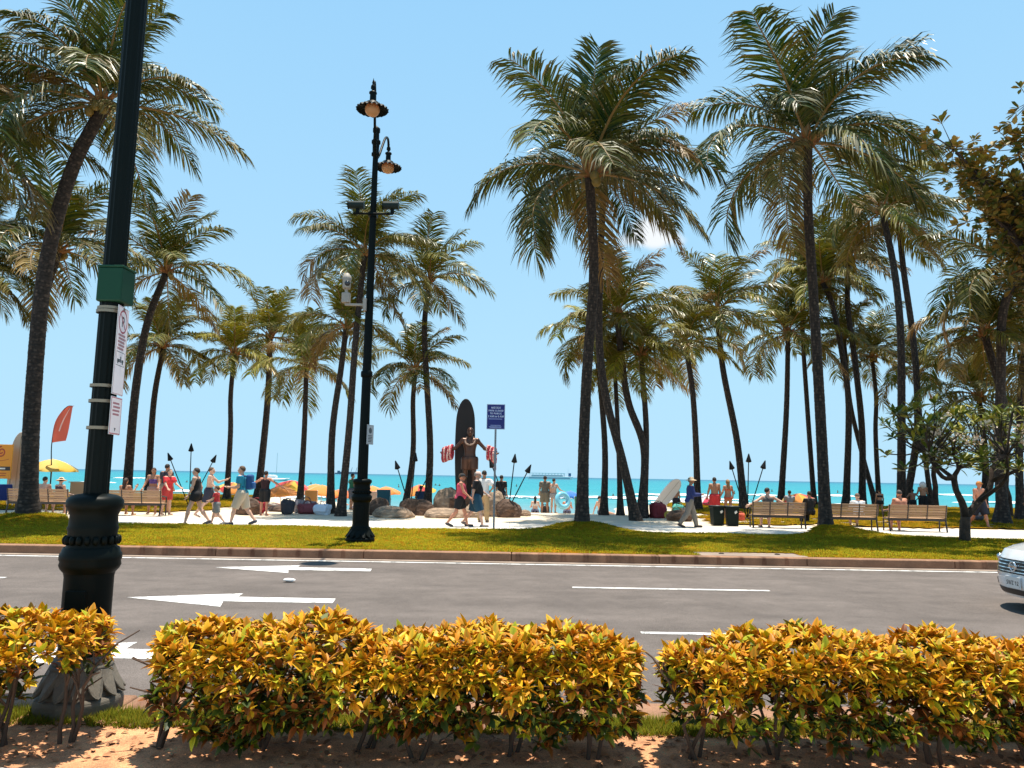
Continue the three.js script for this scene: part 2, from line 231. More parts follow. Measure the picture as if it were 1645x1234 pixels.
// returns [leaflets, midrib] for one frond springing from the crown's heart
function frond(L, az, e0, droop, n, wide, hue, dry) {
  const N = 16, P = [V(0, 0, 0)], T = []; let a = az;
  const turn = rr(-0.35, 0.35);
  for (let i = 0; i < N; i++) {
    const t = (i + 0.5) / N, e = e0 - droop * t ** 1.25; a = az + turn * t * t;
    const d = V(Math.cos(e) * Math.cos(a), Math.sin(e), Math.cos(e) * Math.sin(a)); d.addScaledVector(WIND, 0.42 * t * t).normalize();
    T.push(d); P.push(P[i].clone().addScaledVector(d, L / N));
  }
  T.push(T[N - 1]);
  const pos = [], col = [], idx = [], at = (t) => { const f = clamp(t) * N, i = Math.min(N - 1, Math.floor(f)); return [P[i].clone().lerp(P[i + 1], f - i), T[i].clone().lerp(T[i + 1], f - i).normalize()]; };
  const breakAt = rnd() < 0.1 ? rr(0.6, 0.85) : 2, tone = rr(0.75, 1.25);
  for (let k = 0; k < n; k++) for (const side of [-1, 1]) {
    const t = 0.13 + 0.87 * (k + rr(0, 0.8)) / n; if (rnd() < 0.05) continue;
    const [p, tg] = at(t);
    let s = V().crossVectors(tg, V(0, 1, 0)); if (s.length() < 0.15) s.set(Math.sin(a), 0, -Math.cos(a)); s.normalize();
    const up = V().crossVectors(s, tg).normalize();
    const ll = L * 0.34 * (0.35 + 0.65 * Math.sin(Math.PI * Math.min(1, 0.12 + t * 0.83)) ** 0.7) * rr(0.8, 1.12);
    const d0 = s.clone().multiplyScalar(side * rr(0.6, 0.85)).addScaledVector(tg, rr(0.45, 0.75)).addScaledVector(up, rr(0.0, 0.3)).normalize();
    const g = rr(0.55, 1.25) * (0.5 + 0.8 * ss(0.9, -0.2, tg.y));
    const d1 = d0.clone().addScaledVector(V(0, -1, 0), g * 0.45).addScaledVector(WIND, 0.08).normalize(), d2 = d0.clone().multiplyScalar(0.75).addScaledVector(V(0, -1, 0), g * 0.95).addScaledVector(WIND, 0.16).normalize();
    const p1 = p.clone().addScaledVector(d0, ll * 0.3), p2 = p1.clone().addScaledVector(d1, ll * 0.36), p3 = p2.clone().addScaledVector(d2, ll * 0.34);
    const w = V().crossVectors(d1, V().crossVectors(tg, d1)).lerp(tg, 0.4); w.addScaledVector(up, rr(-0.5, 0.5)).normalize();
    const ww = wide * rr(0.8, 1.2), b = pos.length / 3;
    for (const [q, f] of [[p, 0.45], [p1, 1], [p2, 0.85]]) { const x = w.clone().multiplyScalar(ww * f); pos.push(q.x - x.x, q.y - x.y, q.z - x.z, q.x + x.x, q.y + x.y, q.z + x.z); }
    pos.push(p3.x, p3.y, p3.z); idx.push(b, b + 1, b + 3, b, b + 3, b + 2, b + 2, b + 3, b + 5, b + 2, b + 5, b + 4, b + 4, b + 5, b + 6);
    const burn = clamp(dry + (t > breakAt ? 0.75 : 0) + (rnd() < 0.05 ? 0.5 : 0)), h = clamp(hue + rr(-0.25, 0.25)), j = tone * rr(0.75, 1.25);
    const green = [lerp(0.010, 0.28, h) * j, lerp(0.046, 0.25, h) * j, lerp(0.009, 0.012, h) * j], straw = [0.34 * j, 0.19 * j, 0.06 * j];
    for (let v = 0; v < 7; v++) { const q = clamp(burn + (v > 3 ? 0.18 : 0)); col.push(lerp(green[0], straw[0], q), lerp(green[1], straw[1], q), lerp(green[2], straw[2], q)); }
  }
  const g = new THREE.BufferGeometry(); g.setAttribute('position', new THREE.Float32BufferAttribute(pos, 3)); g.setAttribute('color', new THREE.Float32BufferAttribute(col, 3)); g.setIndex(idx); g.computeVertexNormals();
  const rp = [0, 2, 4, 6, 8, 10, 12, 14, 16].map((i) => P[i]);
  return [g, limb(rp, rp.map((_, i) => lerp(0.042, 0.007, i / 8) * L / 3.6), 5)];
}
function palm(spec, label) {
  const [depth, R, L, hue, track] = spec, z = -depth, near = depth < 29.5;
  const g = thing('coconut_palm', label, 'palm tree', track[0][0], track[0][1], z, 0, 'coconut palms along the beach park');
  const bend = rr(-0.5, 0.5), pts3 = track.map(([x, y, lean = 0], i) => V(x - track[0][0], y - track[0][1], lean + bend * Math.sin(Math.PI * i / (track.length - 1))));
  const curve = new THREE.CatmullRomCurve3(pts3), len = curve.getLength(), n = Math.round(len / (near ? 0.055 : 0.11)), pts = curve.getSpacedPoints(n);
  const rad = pts.map((p, i) => { const s = i / n * len; return R * (lerp(1.06, 0.8, i / n) + 0.85 * Math.exp(-s / 0.5)) * (1 + (i % 2 ? 0.01 : -0.008) + rr(-0.018, 0.018)); });
  const tg = limb(pts, rad, near ? 14 : 10); { const u = tg.attributes.uv; const o = rnd(); for (let i = 0; i < u.count; i++) u.setXY(i, u.getX(i), u.getY(i) + o); }
  part('trunk', tg, M.bark, g);
  const top = pts[n], heart = top.clone().add(V(0, 0.1, 0));
  // leaf bases, fibre and flower stalks at the heart of the crown
  const hl = []; for (let k = 0; k < 9; k++) { const a = k * 2.4, e = rr(0.3, 1.2), d = V(Math.cos(a) * Math.cos(e), Math.sin(e), Math.sin(a) * Math.cos(e)); hl.push(limb([top.clone().addScaledVector(d, -0.05), top.clone().addScaledVector(d, L * 0.07).add(V(0, -0.03, 0)), top.clone().addScaledVector(d, L * 0.16)], [R * 0.55, R * 0.42, R * 0.08], 6)); }
  part('leaf_sheath', merge(hl), sheathMat, g);
  const nuts = Math.round(rr(2, 5)); for (let k = 0; k < nuts; k++) { const a = rr(0, 6.28), s = new THREE.SphereGeometry(0.11 * L / 3.6, 8, 6).scale(1, 1.25, 1); part('coconut', s.translate(top.x + Math.cos(a) * R * 1.5, top.y - rr(0.02, 0.22), top.z + Math.sin(a) * R * 1.5), nutMat, g); }
  const nf = Math.round((near ? 19 : 17) + rr(-1.5, 1.5)), a0 = rr(0, 6.28);
  for (let k = 0; k < nf; k++) {
    const q = k / (nf - 1), e0 = (88 - 104 * q ** 1.1 + rr(-9, 9)) * D2R, droop = lerp(24, 88, Math.sin(Math.PI * clamp(q * 0.72 + 0.06))) * D2R * rr(0.8, 1.2), dry = q > 0.93 ? rr(0.1, 0.65) : q > 0.7 ? rr(0, 0.12) : 0;
    const [lg, rg] = frond(L * rr(0.84, 1.04) * (q < 0.06 ? 0.9 : q < 0.35 ? 1.02 : 0.97), a0 + k * 2.39996 + rr(-0.2, 0.2), e0, droop, near ? 92 : 64, (near ? 0.02 : 0.026) * L / 3.6, hue, dry);
    lg.translate(heart.x, heart.y, heart.z); rg.translate(heart.x, heart.y, heart.z);
    const f = part('frond', lg, frondMat[k % 3], g); part('midrib', rg, ribMat, f);
  }
}
const PALMS = [
  [23.1,0.232,4.33,0.25,[[-14.47,0.1,0], [-14.43,3.86,0.16], [-14.13,8.04,0.49], [-13.36,10.85,0.95], [-12.44,12.49,1.5]]],
  [30.0,0.206,4.31,0.3,[[-18.67,0.1], [-18.82,4.5], [-18.9,7.53], [-18.61,10.5]]],
  [22.0,0.201,3.84,0.35,[[-16.17,0.1,0], [-16.49,6.24,0.33], [-16.09,11.36,1.0]]],
  [28.0,0.213,3.66,0.3,[[-20.18,0.1], [-20.48,5.2], [-20.67,9.25]]],
  [35.0,0.193,4.27,0.4,[[-17.53,0.1], [-17.3,5.62], [-17.0,8.58], [-16.5,10.98]]],
  [43.0,0.178,3.94,0.45,[[-20.33,0.1], [-20.38,5.81], [-20.09,8.69]]],
  [43.0,0.149,3.45,0.7,[[-15.91,0.1], [-15.87,4.11], [-15.98,5.89], [-15.99,8.33]]],
  [46.0,0.207,4.01,0.65,[[-15.16,-0.02], [-15.01,6.21], [-14.95,9.87]]],
  [35.0,0.133,3.2,0.7,[[-9.6,0.05], [-9.59,3.73], [-9.61,6.58]]],
  [30.6,0.137,2.93,0.6,[[-7.15,0.1], [-7.17,3.45], [-6.93,6.05], [-6.85,7.65]]],
  [29.0,0.134,3.29,0.4,[[-6.39,0.1], [-6.16,3.42], [-6.07,6.56], [-5.91,10.24]]],
  [35.5,0.135,3.09,0.45,[[-4.87,0.02], [-4.61,2.8], [-4.69,5.28], [-4.59,6.56]]],
  [34.0,0.149,3.41,0.5,[[-3.67,0.1], [-3.61,2.77], [-3.89,6.3], [-4.04,8.54], [-3.9,10.49]]],
  [23.9,0.172,4.27,0.2,[[2.25,0.1,0], [2.3,3.05,0.24], [2.35,5.13,0.73], [2.46,8.12,1.39], [2.21,10.65,2.2]]],
  [29.0,0.154,4.17,0.25,[[4.78,0.1,0], [4.25,2.41,0.08], [3.66,4.53,0.23], [3.35,6.34,0.44], [3.28,9.17,0.7], [3.41,13.0,1.0]]],
  [32.9,0.136,2.87,0.8,[[4.03,0.1], [4.08,2.86], [3.88,5.63], [3.63,7.73]]],
  [33.1,0.114,2.45,0.8,[[4.78,0.1], [4.7,2.88], [4.59,5.28], [4.54,6.33]]],
  [31.3,0.162,3.41,0.65,[[5.36,0.1], [5.53,3.02], [4.91,4.91], [4.6,6.79], [4.4,8.33]]],
  [31.9,0.132,2.92,0.8,[[5.57,0.1], [5.66,3.54], [5.59,5.12], [5.49,6.93]]],
  [39.8,0.165,3.64,0.7,[[9.76,0.1], [9.64,3.63], [9.48,6.53], [9.24,8.66]]],
  [41.7,0.187,4.54,0.5,[[12.77,0.1], [12.54,3.87], [11.82,7.97], [11.45,10.97]]],
  [24.3,0.171,4.34,0.2,[[10.01,0.1,0], [9.95,4.39,0.24], [9.7,7.93,0.73], [9.31,10.56,1.39], [8.93,11.93,2.2]]],
  [49.0,0.186,4.7,0.5,[[17.32,0.1], [17.81,6.35], [18.1,11.2]]],
  [51.0,0.159,4.0,0.85,[[20.28,0.1], [19.86,7.28], [19.73,11.6], [20.0,16.42]]],
  [48.0,0.199,4.6,0.6,[[21.07,0.1], [21.39,7.0], [21.09,9.73], [20.46,13.52], [20.09,14.54]]],
  [48.5,0.201,4.23,0.55,[[22.31,0.1], [22.42,5.02], [22.11,9.42], [21.8,13.24], [22.03,16.18]]],
  [51.0,0.159,3.78,0.6,[[24.43,0.1], [23.73,3.77], [23.1,6.95], [22.67,11.44]]],
  [51.5,0.16,4.04,0.55,[[24.84,0.07], [24.83,5.24], [24.96,7.42], [24.78,10.26]]],
  [38.0,0.197,4.64,0.4,[[19.4,0.1,0], [19.6,4.36,-0.11], [19.86,9.83,-0.33], [19.85,12.94,-0.63], [19.64,16.05,-1.0]]],
  [42.0,0.189,4.58,0.45,[[21.62,0.1], [22.55,4.36], [22.71,7.01], [22.61,10.01], [22.23,13.93], [22.06,16.5]]],
  [47.5,0.148,3.73,0.4,[[26.18,0.1], [25.93,3.04], [25.72,5.88], [25.62,8.65]]],
  [40.0,0.166,4.01,0.4,[[24.73,0.1], [24.8,2.98], [24.85,6.28]]],
  [32.2,0.189,3.51,0.35,[[20.57,0.1], [20.75,2.76], [20.73,5.41], [20.56,6.62], [20.41,8.11]]],
  [31.3,0.2,4.77,0.25,[[20.14,0.1,0], [20.13,2.98,0.13], [20.26,6.3,0.4], [20.24,8.83,0.76], [20.44,10.16,1.2]]],
  [35.0,0.169,3.81,0.35,[[23.33,0.1], [23.45,2.86], [23.8,6.63], [24.01,7.95]]],
];
const PALM_LABELS = [
  'thick coconut palm leaning right on the verge behind the near lamp post', 'coconut palm close behind the thick leaning palm at the far left', 'tall palm whose long fronds enter at the upper left edge', 'shorter palm whose fronds enter halfway up the left edge',
  'curved coconut palm just right of the near lamp post, the larger of two', 'small straight palm behind the second bench from the left', 'slim palm behind the man with the blue backpack', 'palm behind the sunburnt man in the dark tank top',
  'short golden palm beside the widest orange umbrella', 'slender curved palm just left of the swollen trunk by the far lamp', 'tall palm with a swollen foot directly behind the far lamp post', 'short palm growing behind the middle torches',
  'S-curved palm between the middle torches and the bronze statue', 'tall thick palm on the verge right of the blue notice sign', 'tall palm with a swept foot, its crown behind the thick centre palm', 'thin palm directly behind the thick centre palm',
  'shortest thin palm between the swept trunk and the crossed pair', 'palm bending left out of the crossed pair right of centre', 'straight golden palm of the crossed pair right of centre', 'golden palm behind the walker in the straw hat',
  'palm leaning left beside the right torches', 'tallest thick palm on the verge in front of the right benches', 'straight palm behind the left end of the single bench with a man', 'thin pale palm half hidden by the tallest verge palm',
  'palm right of the tallest verge palm, its top bending left behind it', 'upright high palm in line with the gap between the right benches', 'far palm leaning left across two upright trunks', 'thin upright far palm with a low drooping crown',
  'high straight palm behind the rightmost bench', 'high palm crossing behind the straight one over the rightmost bench', 'thin leaning palm left of the plumeria fork', 'low palm with a spiky crown above the plumeria tree',
  'twisting palm behind the man in the orange hat', 'thick dark palm under the broad-leaved tree at the right', 'palm cut by the right edge of the picture'];
PALMS.forEach((p, i) => { seed(1000 + i * 31 + (i === 13 ? 14 : 0)); palm([13, 21].includes(i) ? [p[0], p[1], p[2] * 1.07, p[3], p[4]] : p, PALM_LABELS[i]); });

// ---------------------------------------------------------------- leaves
// a leaf along +y from its stalk, folded along the midrib and curling; margins carry their own colour
function leafGeo(len, wid, fold, curl, shape = 0.45, margin = [1, 1, 1], centre = [1, 1, 1]) {
  const rows = [0, 0.22, 0.5, 0.78, 1], pos = [], col = [], idx = [];
  for (const t of rows) {
    const w = wid / 2 * (t === 0 || t === 1 ? 0.04 : Math.sin(Math.PI * t ** (shape < 0.5 ? 0.85 : 1.6))), y = len * t * (1 - 0.12 * curl * t), z = -curl * len * 0.35 * t * t;
    pos.push(-w, y, z + fold * w, 0, y, z, w, y, z + fold * w); col.push(...margin, ...centre, ...margin);
  }
  for (let i = 0; i < rows.length - 1; i++) { const a = i * 3; idx.push(a, a + 1, a + 4, a, a + 4, a + 3, a + 1, a + 2, a + 5, a + 1, a + 5, a + 4); }
  const g = new THREE.BufferGeometry(); g.setAttribute('position', new THREE.Float32BufferAttribute(pos, 3)); g.setAttribute('color', new THREE.Float32BufferAttribute(col, 3)); g.setIndex(idx); g.computeVertexNormals(); return g;
}
// leaf records {p, q, s, c, score}; the 300 that show largest become parts, the rest one part of stuff
function putLeaves(parent, leaves, geos, palette, name = 'leaf', most = 300, through = 0.3) {
  const mats = palette.map(([r, g, b]) => new THREE.MeshPhysicalMaterial({ color: new THREE.Color().setRGB(r, g, b), vertexColors: true, roughness: 0.5, transmission: through, thickness: 0, side: THREE.DoubleSide, specularIntensity: 0.45 }));
  leaves.sort((a, b) => b.score - a.score);
  leaves.slice(0, most).forEach((l, i) => { const o = part(name, geos[i % geos.length], mats[l.c], parent); o.position.copy(l.p); o.quaternion.copy(l.q); o.scale.setScalar(l.s); });
  const rest = leaves.slice(most), white = new THREE.MeshPhysicalMaterial({ color: 0xffffff, vertexColors: true, roughness: 0.5, transmission: through, thickness: 0, side: THREE.DoubleSide, specularIntensity: 0.45 }), m4 = new THREE.Matrix4(), c = new THREE.Color();
  geos.forEach((geo, k) => {
    const mine = rest.filter((_, i) => i % geos.length === k); if (!mine.length) return;
    const im = new THREE.InstancedMesh(geo, white, mine.length); im.name = 'foliage'; im.userData.kind = 'stuff'; im.castShadow = im.receiveShadow = true;
    mine.forEach((l, i) => { im.setMatrixAt(i, m4.compose(l.p, l.q, V(l.s, l.s, l.s))); const [r, g, b] = palette[l.c], j = rr(0.8, 1.2); im.setColorAt(i, c.setRGB(r * j, g * j, b * j)); });
    parent.add(im);
  });
}
const qFrom = (dir, roll) => { const d = dir.clone().normalize(), z = V(0, 1, 0).addScaledVector(d, -d.y); if (z.length() < 0.05) z.set(1, 0, 0); z.normalize(); const x = V().crossVectors(d, z); const q = new THREE.Quaternion().setFromRotationMatrix(new THREE.Matrix4().makeBasis(x, d, z)); return q.multiply(new THREE.Quaternion().setFromAxisAngle(V(0, 1, 0), roll)); };
function rosette(list, at, axis, n, len, tilt, pick, score) {
  const ax = axis.clone().normalize(), u = V().crossVectors(ax, Math.abs(ax.y) < 0.9 ? V(0, 1, 0) : V(1, 0, 0)).normalize(), w = V().crossVectors(ax, u), a0 = rr(0, 6.28);
  for (let k = 0; k < n; k++) {
    const a = a0 + k * 2.4, ti = tilt * rr(0.6, 1.25) * (0.55 + 0.65 * k / n), d = ax.clone().multiplyScalar(Math.cos(ti)).addScaledVector(u, Math.sin(ti) * Math.cos(a)).addScaledVector(w, Math.sin(ti) * Math.sin(a));
    list.push({ p: at.clone().addScaledVector(ax, -0.25 * len * k / n), q: qFrom(d, rr(-0.5, 0.5)), s: len * rr(0.7, 1.2), c: pick(k), score: score * rr(0.7, 1.3) });
  }
}
// variegated yellow hedge shrubs in the planting strip
function hedge(label, x0, x1, topOf, stems, count, sd, low = () => 0) {
  seed(sd);
  const cx = (x0 + x1) / 2, z0 = -4.68, g = thing('croton_hedge', label, 'hedge', cx, 0.12, z0, 0, 'yellow hedges in the planting strip');
  for (const [x, z] of stems) for (let k = 0; k < 3; k++) {
    const b = V(x - cx + rr(-0.05, 0.05), -0.03, z - z0 + rr(-0.04, 0.04)), p = [b], n = 5; const dx = rr(-0.22, 0.22), dz = rr(-0.16, 0.16);
    for (let i = 1; i <= n; i++) p.push(b.clone().add(V(dx * i / n + rr(-0.015, 0.015), 0.6 * i / n, dz * i / n + rr(-0.015, 0.015))));
    part('stem', limb(p, p.map((_, i) => lerp(0.014, 0.005, i / n)), 6), mat(0.07, 0.04, 0.025, 0.9), g);
    for (let q = 0; q < 3; q++) { const s = p[2 + q], e = s.clone().add(V(rr(-0.25, 0.25), rr(0.1, 0.3), rr(-0.22, 0.22))); part('twig', limb([s, s.clone().lerp(e, 0.5).add(V(0, 0.03, 0)), e], [0.008, 0.006, 0.004], 5), mat(0.09, 0.05, 0.03, 0.9), g); }
  }
  const L = [];
  for (let i = 0; i < count; i++) {
    const x = rr(x0, x1), end = Math.min(1, Math.min(x - x0, x1 - x) / 0.22 + 0.25), phi = rr(-1.15, 4.25), inner = rnd() < 0.36 ? rr(0.2, 0.85) : 1;
    const lump = 0.6 + 0.8 * fbm(x * 3.6 + sd, phi * 1.9, 3, 0, sd), top = topOf(x), cy = 0.44, ry = (Math.sin(phi) > 0 ? top - 0.12 - cy : 0.42 * fbm(x * 2.4, phi, 3, 0, sd + 5) + 0.1), rz = 0.4 * lump;
    const c = Math.cos(phi), s = Math.sin(phi), sq = (v, e) => Math.sign(v) * Math.abs(v) ** e;
    const p = V(x - cx, cy + sq(s, 0.72) * ry * (s > 0 ? 0.76 + 0.28 * lump : 1) * inner * (0.8 + 0.2 * end), sq(c, 0.8) * rz * inner * end);
    if (p.y + 0.12 < low(x) + rr(-0.06, 0.06)) continue;
    const ax = V((x < x0 + 0.2 ? -0.8 : x > x1 - 0.2 ? 0.8 : 0) + rr(-0.4, 0.4), Math.max(0.15, s) + 0.35 + rr(-0.2, 0.3), c * 0.9 + rr(-0.3, 0.3));
    const gold = clamp(ss(0.38, 0.88, p.y / (top - 0.12)) * 1.0 * (inner < 1 ? 0.6 : 1) + rr(-0.28, 0.28));  // young tips golden, old leaves greener; shade low and inside also put in the colour
    rosette(L, p, ax, 8, rr(0.042, 0.098), 1.15, (k) => { const r = rnd() * 0.58 + gold * 0.6 - k * 0.02 - 0.06; return r > 0.62 ? (rnd() < 0.35 ? 1 : 0) : r > 0.42 ? (rnd() < 0.5 ? 2 : 1) : r > 0.26 ? (rnd() < 0.4 ? 3 : 5) : rnd() < 0.55 ? 4 : rnd() < 0.65 ? 5 : 3; }, inner * (1 + 0.5 * Math.max(0, c) + 0.3 * Math.max(0, s)));
  }
  putLeaves(g, L, [leafGeo(1, 0.42, 0.35, 0.5, 0.4, [1, 1, 1], [0.66, 0.8, 0.6]), leafGeo(1, 0.34, 0.5, 0.9, 0.4, [1, 1, 1], [0.8, 0.85, 0.7]), leafGeo(1, 0.46, 0.2, 0.2, 0.4, [1, 1, 1], [0.5, 0.72, 0.5])],
    [[0.76, 0.39, 0.013], [0.66, 0.24, 0.012], [0.48, 0.42, 0.018], [0.15, 0.15, 0.014], [0.042, 0.055, 0.011], [0.24, 0.062, 0.011]], 'leaf', 300, 0.12);
}
hedge('golden variegated hedge at the left, growing round the near lamp post', -4.4, -2.42, (x) => 0.8 + 0.14 * fbm(x * 2, 1, 2), [[-2.62, -4.78], [-3.0, -4.7], [-3.5, -4.7], [-4.0, -4.65]], 1250, 11, (x) => (x > -3.0 ? 0.5 + 0.12 * fbm(x * 5, 2, 2) : 0.28));
hedge('long golden hedge across the middle foreground, between the two gaps', -2.06, 0.78, (x) => 0.7 + 0.2 * fbm(x * 2.6 + 4, 3, 4), [[-2.02, -4.67], [-1.45, -4.7], [-0.85, -4.72], [-0.5, -4.6], [0.05, -4.7], [0.5, -4.66]], 2850, 23, (x) => (x < -1.75 ? 0.42 : 0.2 + 0.3 * fbm(x * 2.6, 7, 2) ** 1.5));
hedge('golden hedge filling the right foreground below the white car', 0.94, 4.7, (x) => 0.69 + 0.2 * fbm(x * 2.6 + 9, 5, 4), [[1.12, -4.68], [1.55, -4.7], [2.0, -4.72], [2.5, -4.65], [3.1, -4.7], [3.6, -4.7], [4.2, -4.7]], 3500, 37, (x) => (x < 1.15 ? 0.42 : 0.2 + 0.3 * fbm(x * 2.6, 9, 2) ** 1.5));

// broad-leaved beach tree reaching in from the right, and its lower neighbours
const branchMat = textured(rockMap, rockBump, 0.02, 0.9, [0.14, 0.10, 0.08]);
function wiggle(a, b, n, amp) { const p = []; for (let i = 0; i <= n; i++) { const q = a.clone().lerp(b, i / n); if (i && i < n) q.add(V(rr(-amp, amp), rr(-amp, amp), rr(-amp, amp))); p.push(q); } return p; }
{
  seed(211);
  const g = thing('broad_leaved_tree', 'tree with thick round olive leaves reaching in at the upper right', 'tree', 15.2, 0.2, -18.7);
  const fork = V(-0.3, 4.2, 0.1);
  part('trunk', limb(wiggle(V(0, -0.1, 0), fork, 8, 0.07), [0.36, 0.28, 0.25, 0.24, 0.23, 0.22, 0.22, 0.21, 0.2], 12), branchMat, g);
  const L = [], twigs = [], C = V(-1.3, 9.3, 0.2);
  for (let k = 0; k < 22; k++) {
    const a = k * 2.4, e = rr(-0.5, 1.1), R = rr(1.0, 2.9), end = C.clone().add(V(Math.cos(a) * Math.cos(e) * R * 1.18, Math.sin(e) * R * 1.05 - 0.7, Math.sin(a) * Math.cos(e) * R * 0.9)), p = wiggle(fork, end, 7, 0.16);
    part('branch', limb(p, p.map((_, i) => lerp(0.11, 0.022, i / 7)), 7), branchMat, g);
    for (let q = 0; q < 100; q++) {
      const s = p[2 + Math.floor(rnd() * 6)], d = V(rr(-1, 1), rr(-0.7, 1.1), rr(-1, 1)).normalize().multiplyScalar(rr(0.2, 0.9)), tip = s.clone().add(d);
      const tw = limb([s, s.clone().lerp(tip, 0.5), tip], [0.014, 0.01, 0.006], 5); if (q % 10 === 0) part('twig', tw, branchMat, g); else twigs.push(tw);
      rosette(L, tip, d.clone().normalize().add(V(0, 0.55, 0)), 9, rr(0.2, 0.28), 1.05, () => { const r = rnd(); return r < 0.3 ? 0 : r < 0.6 ? 1 : r < 0.82 ? 2 : 3; }, 1 + 0.15 * -tip.x + 0.1 * tip.z);
    }
  }
  part('fine_twigs', merge(twigs), branchMat, g).userData.kind = 'stuff';
  putLeaves(g, L, [leafGeo(1, 0.52, 0.25, 0.25, 0.9), leafGeo(1, 0.46, 0.4, 0.45, 0.9)], [[0.15, 0.135, 0.02], [0.24, 0.155, 0.025], [0.36, 0.2, 0.035], [0.08, 0.1, 0.018]]);
}
{ // plumeria: forked grey stems, leaf whorls at the tips, pale flower heads
  seed(223);
  const g = thing('plumeria_tree', 'small forked plumeria tree with pale flower heads at the edge of the promenade', 'tree', 12.5, 0.17, -21.1);
  const q = (u, v, dz = 0) => V((u - 1551.5) * 21.1 / 1216, (871 - v) * 21.1 / 1216, dz);
  const bark = textured(rockMap, rockBump, 0.015, 0.85, [0.13, 0.095, 0.075]);
  const stems = [[[1551, 876, 0], [1552, 850, 0], [1554, 832, 0]], [[1554, 832, 0], [1547, 811, 0.1], [1536, 789, 0.15], [1531, 771, 0.2]], [[1531, 771, 0.2], [1513, 771, 0.3], [1497, 752, 0.35], [1490, 735, 0.4]], [[1536, 789, 0.15], [1540, 768, 0], [1551, 754, -0.1], [1547, 733, -0.2]], [[1551, 754, -0.1], [1577, 748, -0.3], [1602, 733, -0.45]],
    [[1556, 830, 0], [1580, 808, -0.1], [1599, 792, -0.2], [1606, 775, -0.2], [1612, 752, -0.3], [1628, 738, -0.3]], [[1606, 775, -0.2], [1640, 752, 0.3], [1662, 735, 0.5]], [[1531, 771, 0.2], [1528, 750, -0.5], [1518, 728, -0.9]], [[1580, 808, -0.1], [1600, 770, 0.6], [1592, 735, 0.9]]];
  const tips = [];
  stems.forEach((s, k) => { const p = s.map((a) => q(...a)), c = new THREE.CatmullRomCurve3(p).getPoints(8), r0 = [0.15, 0.11, 0.07, 0.08, 0.06, 0.1, 0.06, 0.06, 0.06][k]; part(k ? 'branch' : 'trunk', limb(c, c.map((_, i) => lerp(r0, k ? r0 * 0.55 : 0.12, i / 8)), 8), bark, g); if (k > 1) tips.push(c[8], c[6], c[4]); });
  const L = [], F = [];
  for (let k = 0; k < 130; k++) {
    const t = q(rr(1450, 1672), rr(655, 758), rr(-1.5, 1.5)), s = tips.reduce((m, v) => (v.distanceTo(t) < m.distanceTo(t) ? v : m)), e = s.distanceTo(t) > 1.9 ? s.clone().add(t.clone().sub(s).setLength(1.9)) : t; e.y = Math.max(e.y, 1.9);
    if (e.distanceTo(s) > 0.15) part('branchlet', limb([s, s.clone().lerp(e, 0.5).add(V(rr(-0.05, 0.05), -0.06, 0)), e], [0.026, 0.02, 0.014], 6), bark, g);
    rosette(L, e, V(rr(-0.6, 0.6), 1, rr(-0.6, 0.6)), 11, rr(0.26, 0.36), 1.25, () => { const r = rnd(); return r < 0.4 ? 0 : r < 0.75 ? 1 : 2; }, 1 + 0.3 * e.z);
  }
  putLeaves(g, L, [leafGeo(1, 0.3, 0.2, 0.4, 0.9), leafGeo(1, 0.26, 0.3, 0.7, 0.4)], [[0.085, 0.125, 0.018], [0.2, 0.22, 0.024], [0.36, 0.31, 0.035]]);
  const petal = leafGeo(0.1, 0.065, 0.2, 0.4, 0.9), pm = [mat(0.85, 0.72, 0.6, 0.6), mat(0.85, 0.62, 0.45, 0.6)];
  for (const [u, v, dz] of [[1534, 677, 0.2], [1502, 709, 0.5], [1494, 732, 0.5], [1545, 718, 0.9], [1584, 691, 0.4], [1636, 697, 0.3], [1526, 712, 0.7], [1612, 716, 0.8], [1640, 716, 0.6]]) {
    const c = q(u, v, dz), list = []; for (let k = 0; k < 34; k++) { const a = rr(0, 6.28), e = rr(-0.3, 1.4), r = rr(0.06, 0.2), d = V(Math.cos(a) * Math.cos(e), Math.sin(e), Math.sin(a) * Math.cos(e)); list.push(petal.clone().applyQuaternion(qFrom(d.clone().add(V(rr(-0.6, 0.6), rr(-0.2, 0.6), rr(-0.6, 0.6))), rr(0, 6))).translate(c.x + d.x * r, c.y + d.y * r, c.z + d.z * r)); }
    part('flower_head', merge(list), pm[F.length % 2], g); F.push(c);
    part('flower_stalk', limb([c.clone().add(V(0, -0.32, -0.05)), c.clone().add(V(0, -0.1, 0)), c], [0.014, 0.012, 0.008], 5), bark, g);
  }
}
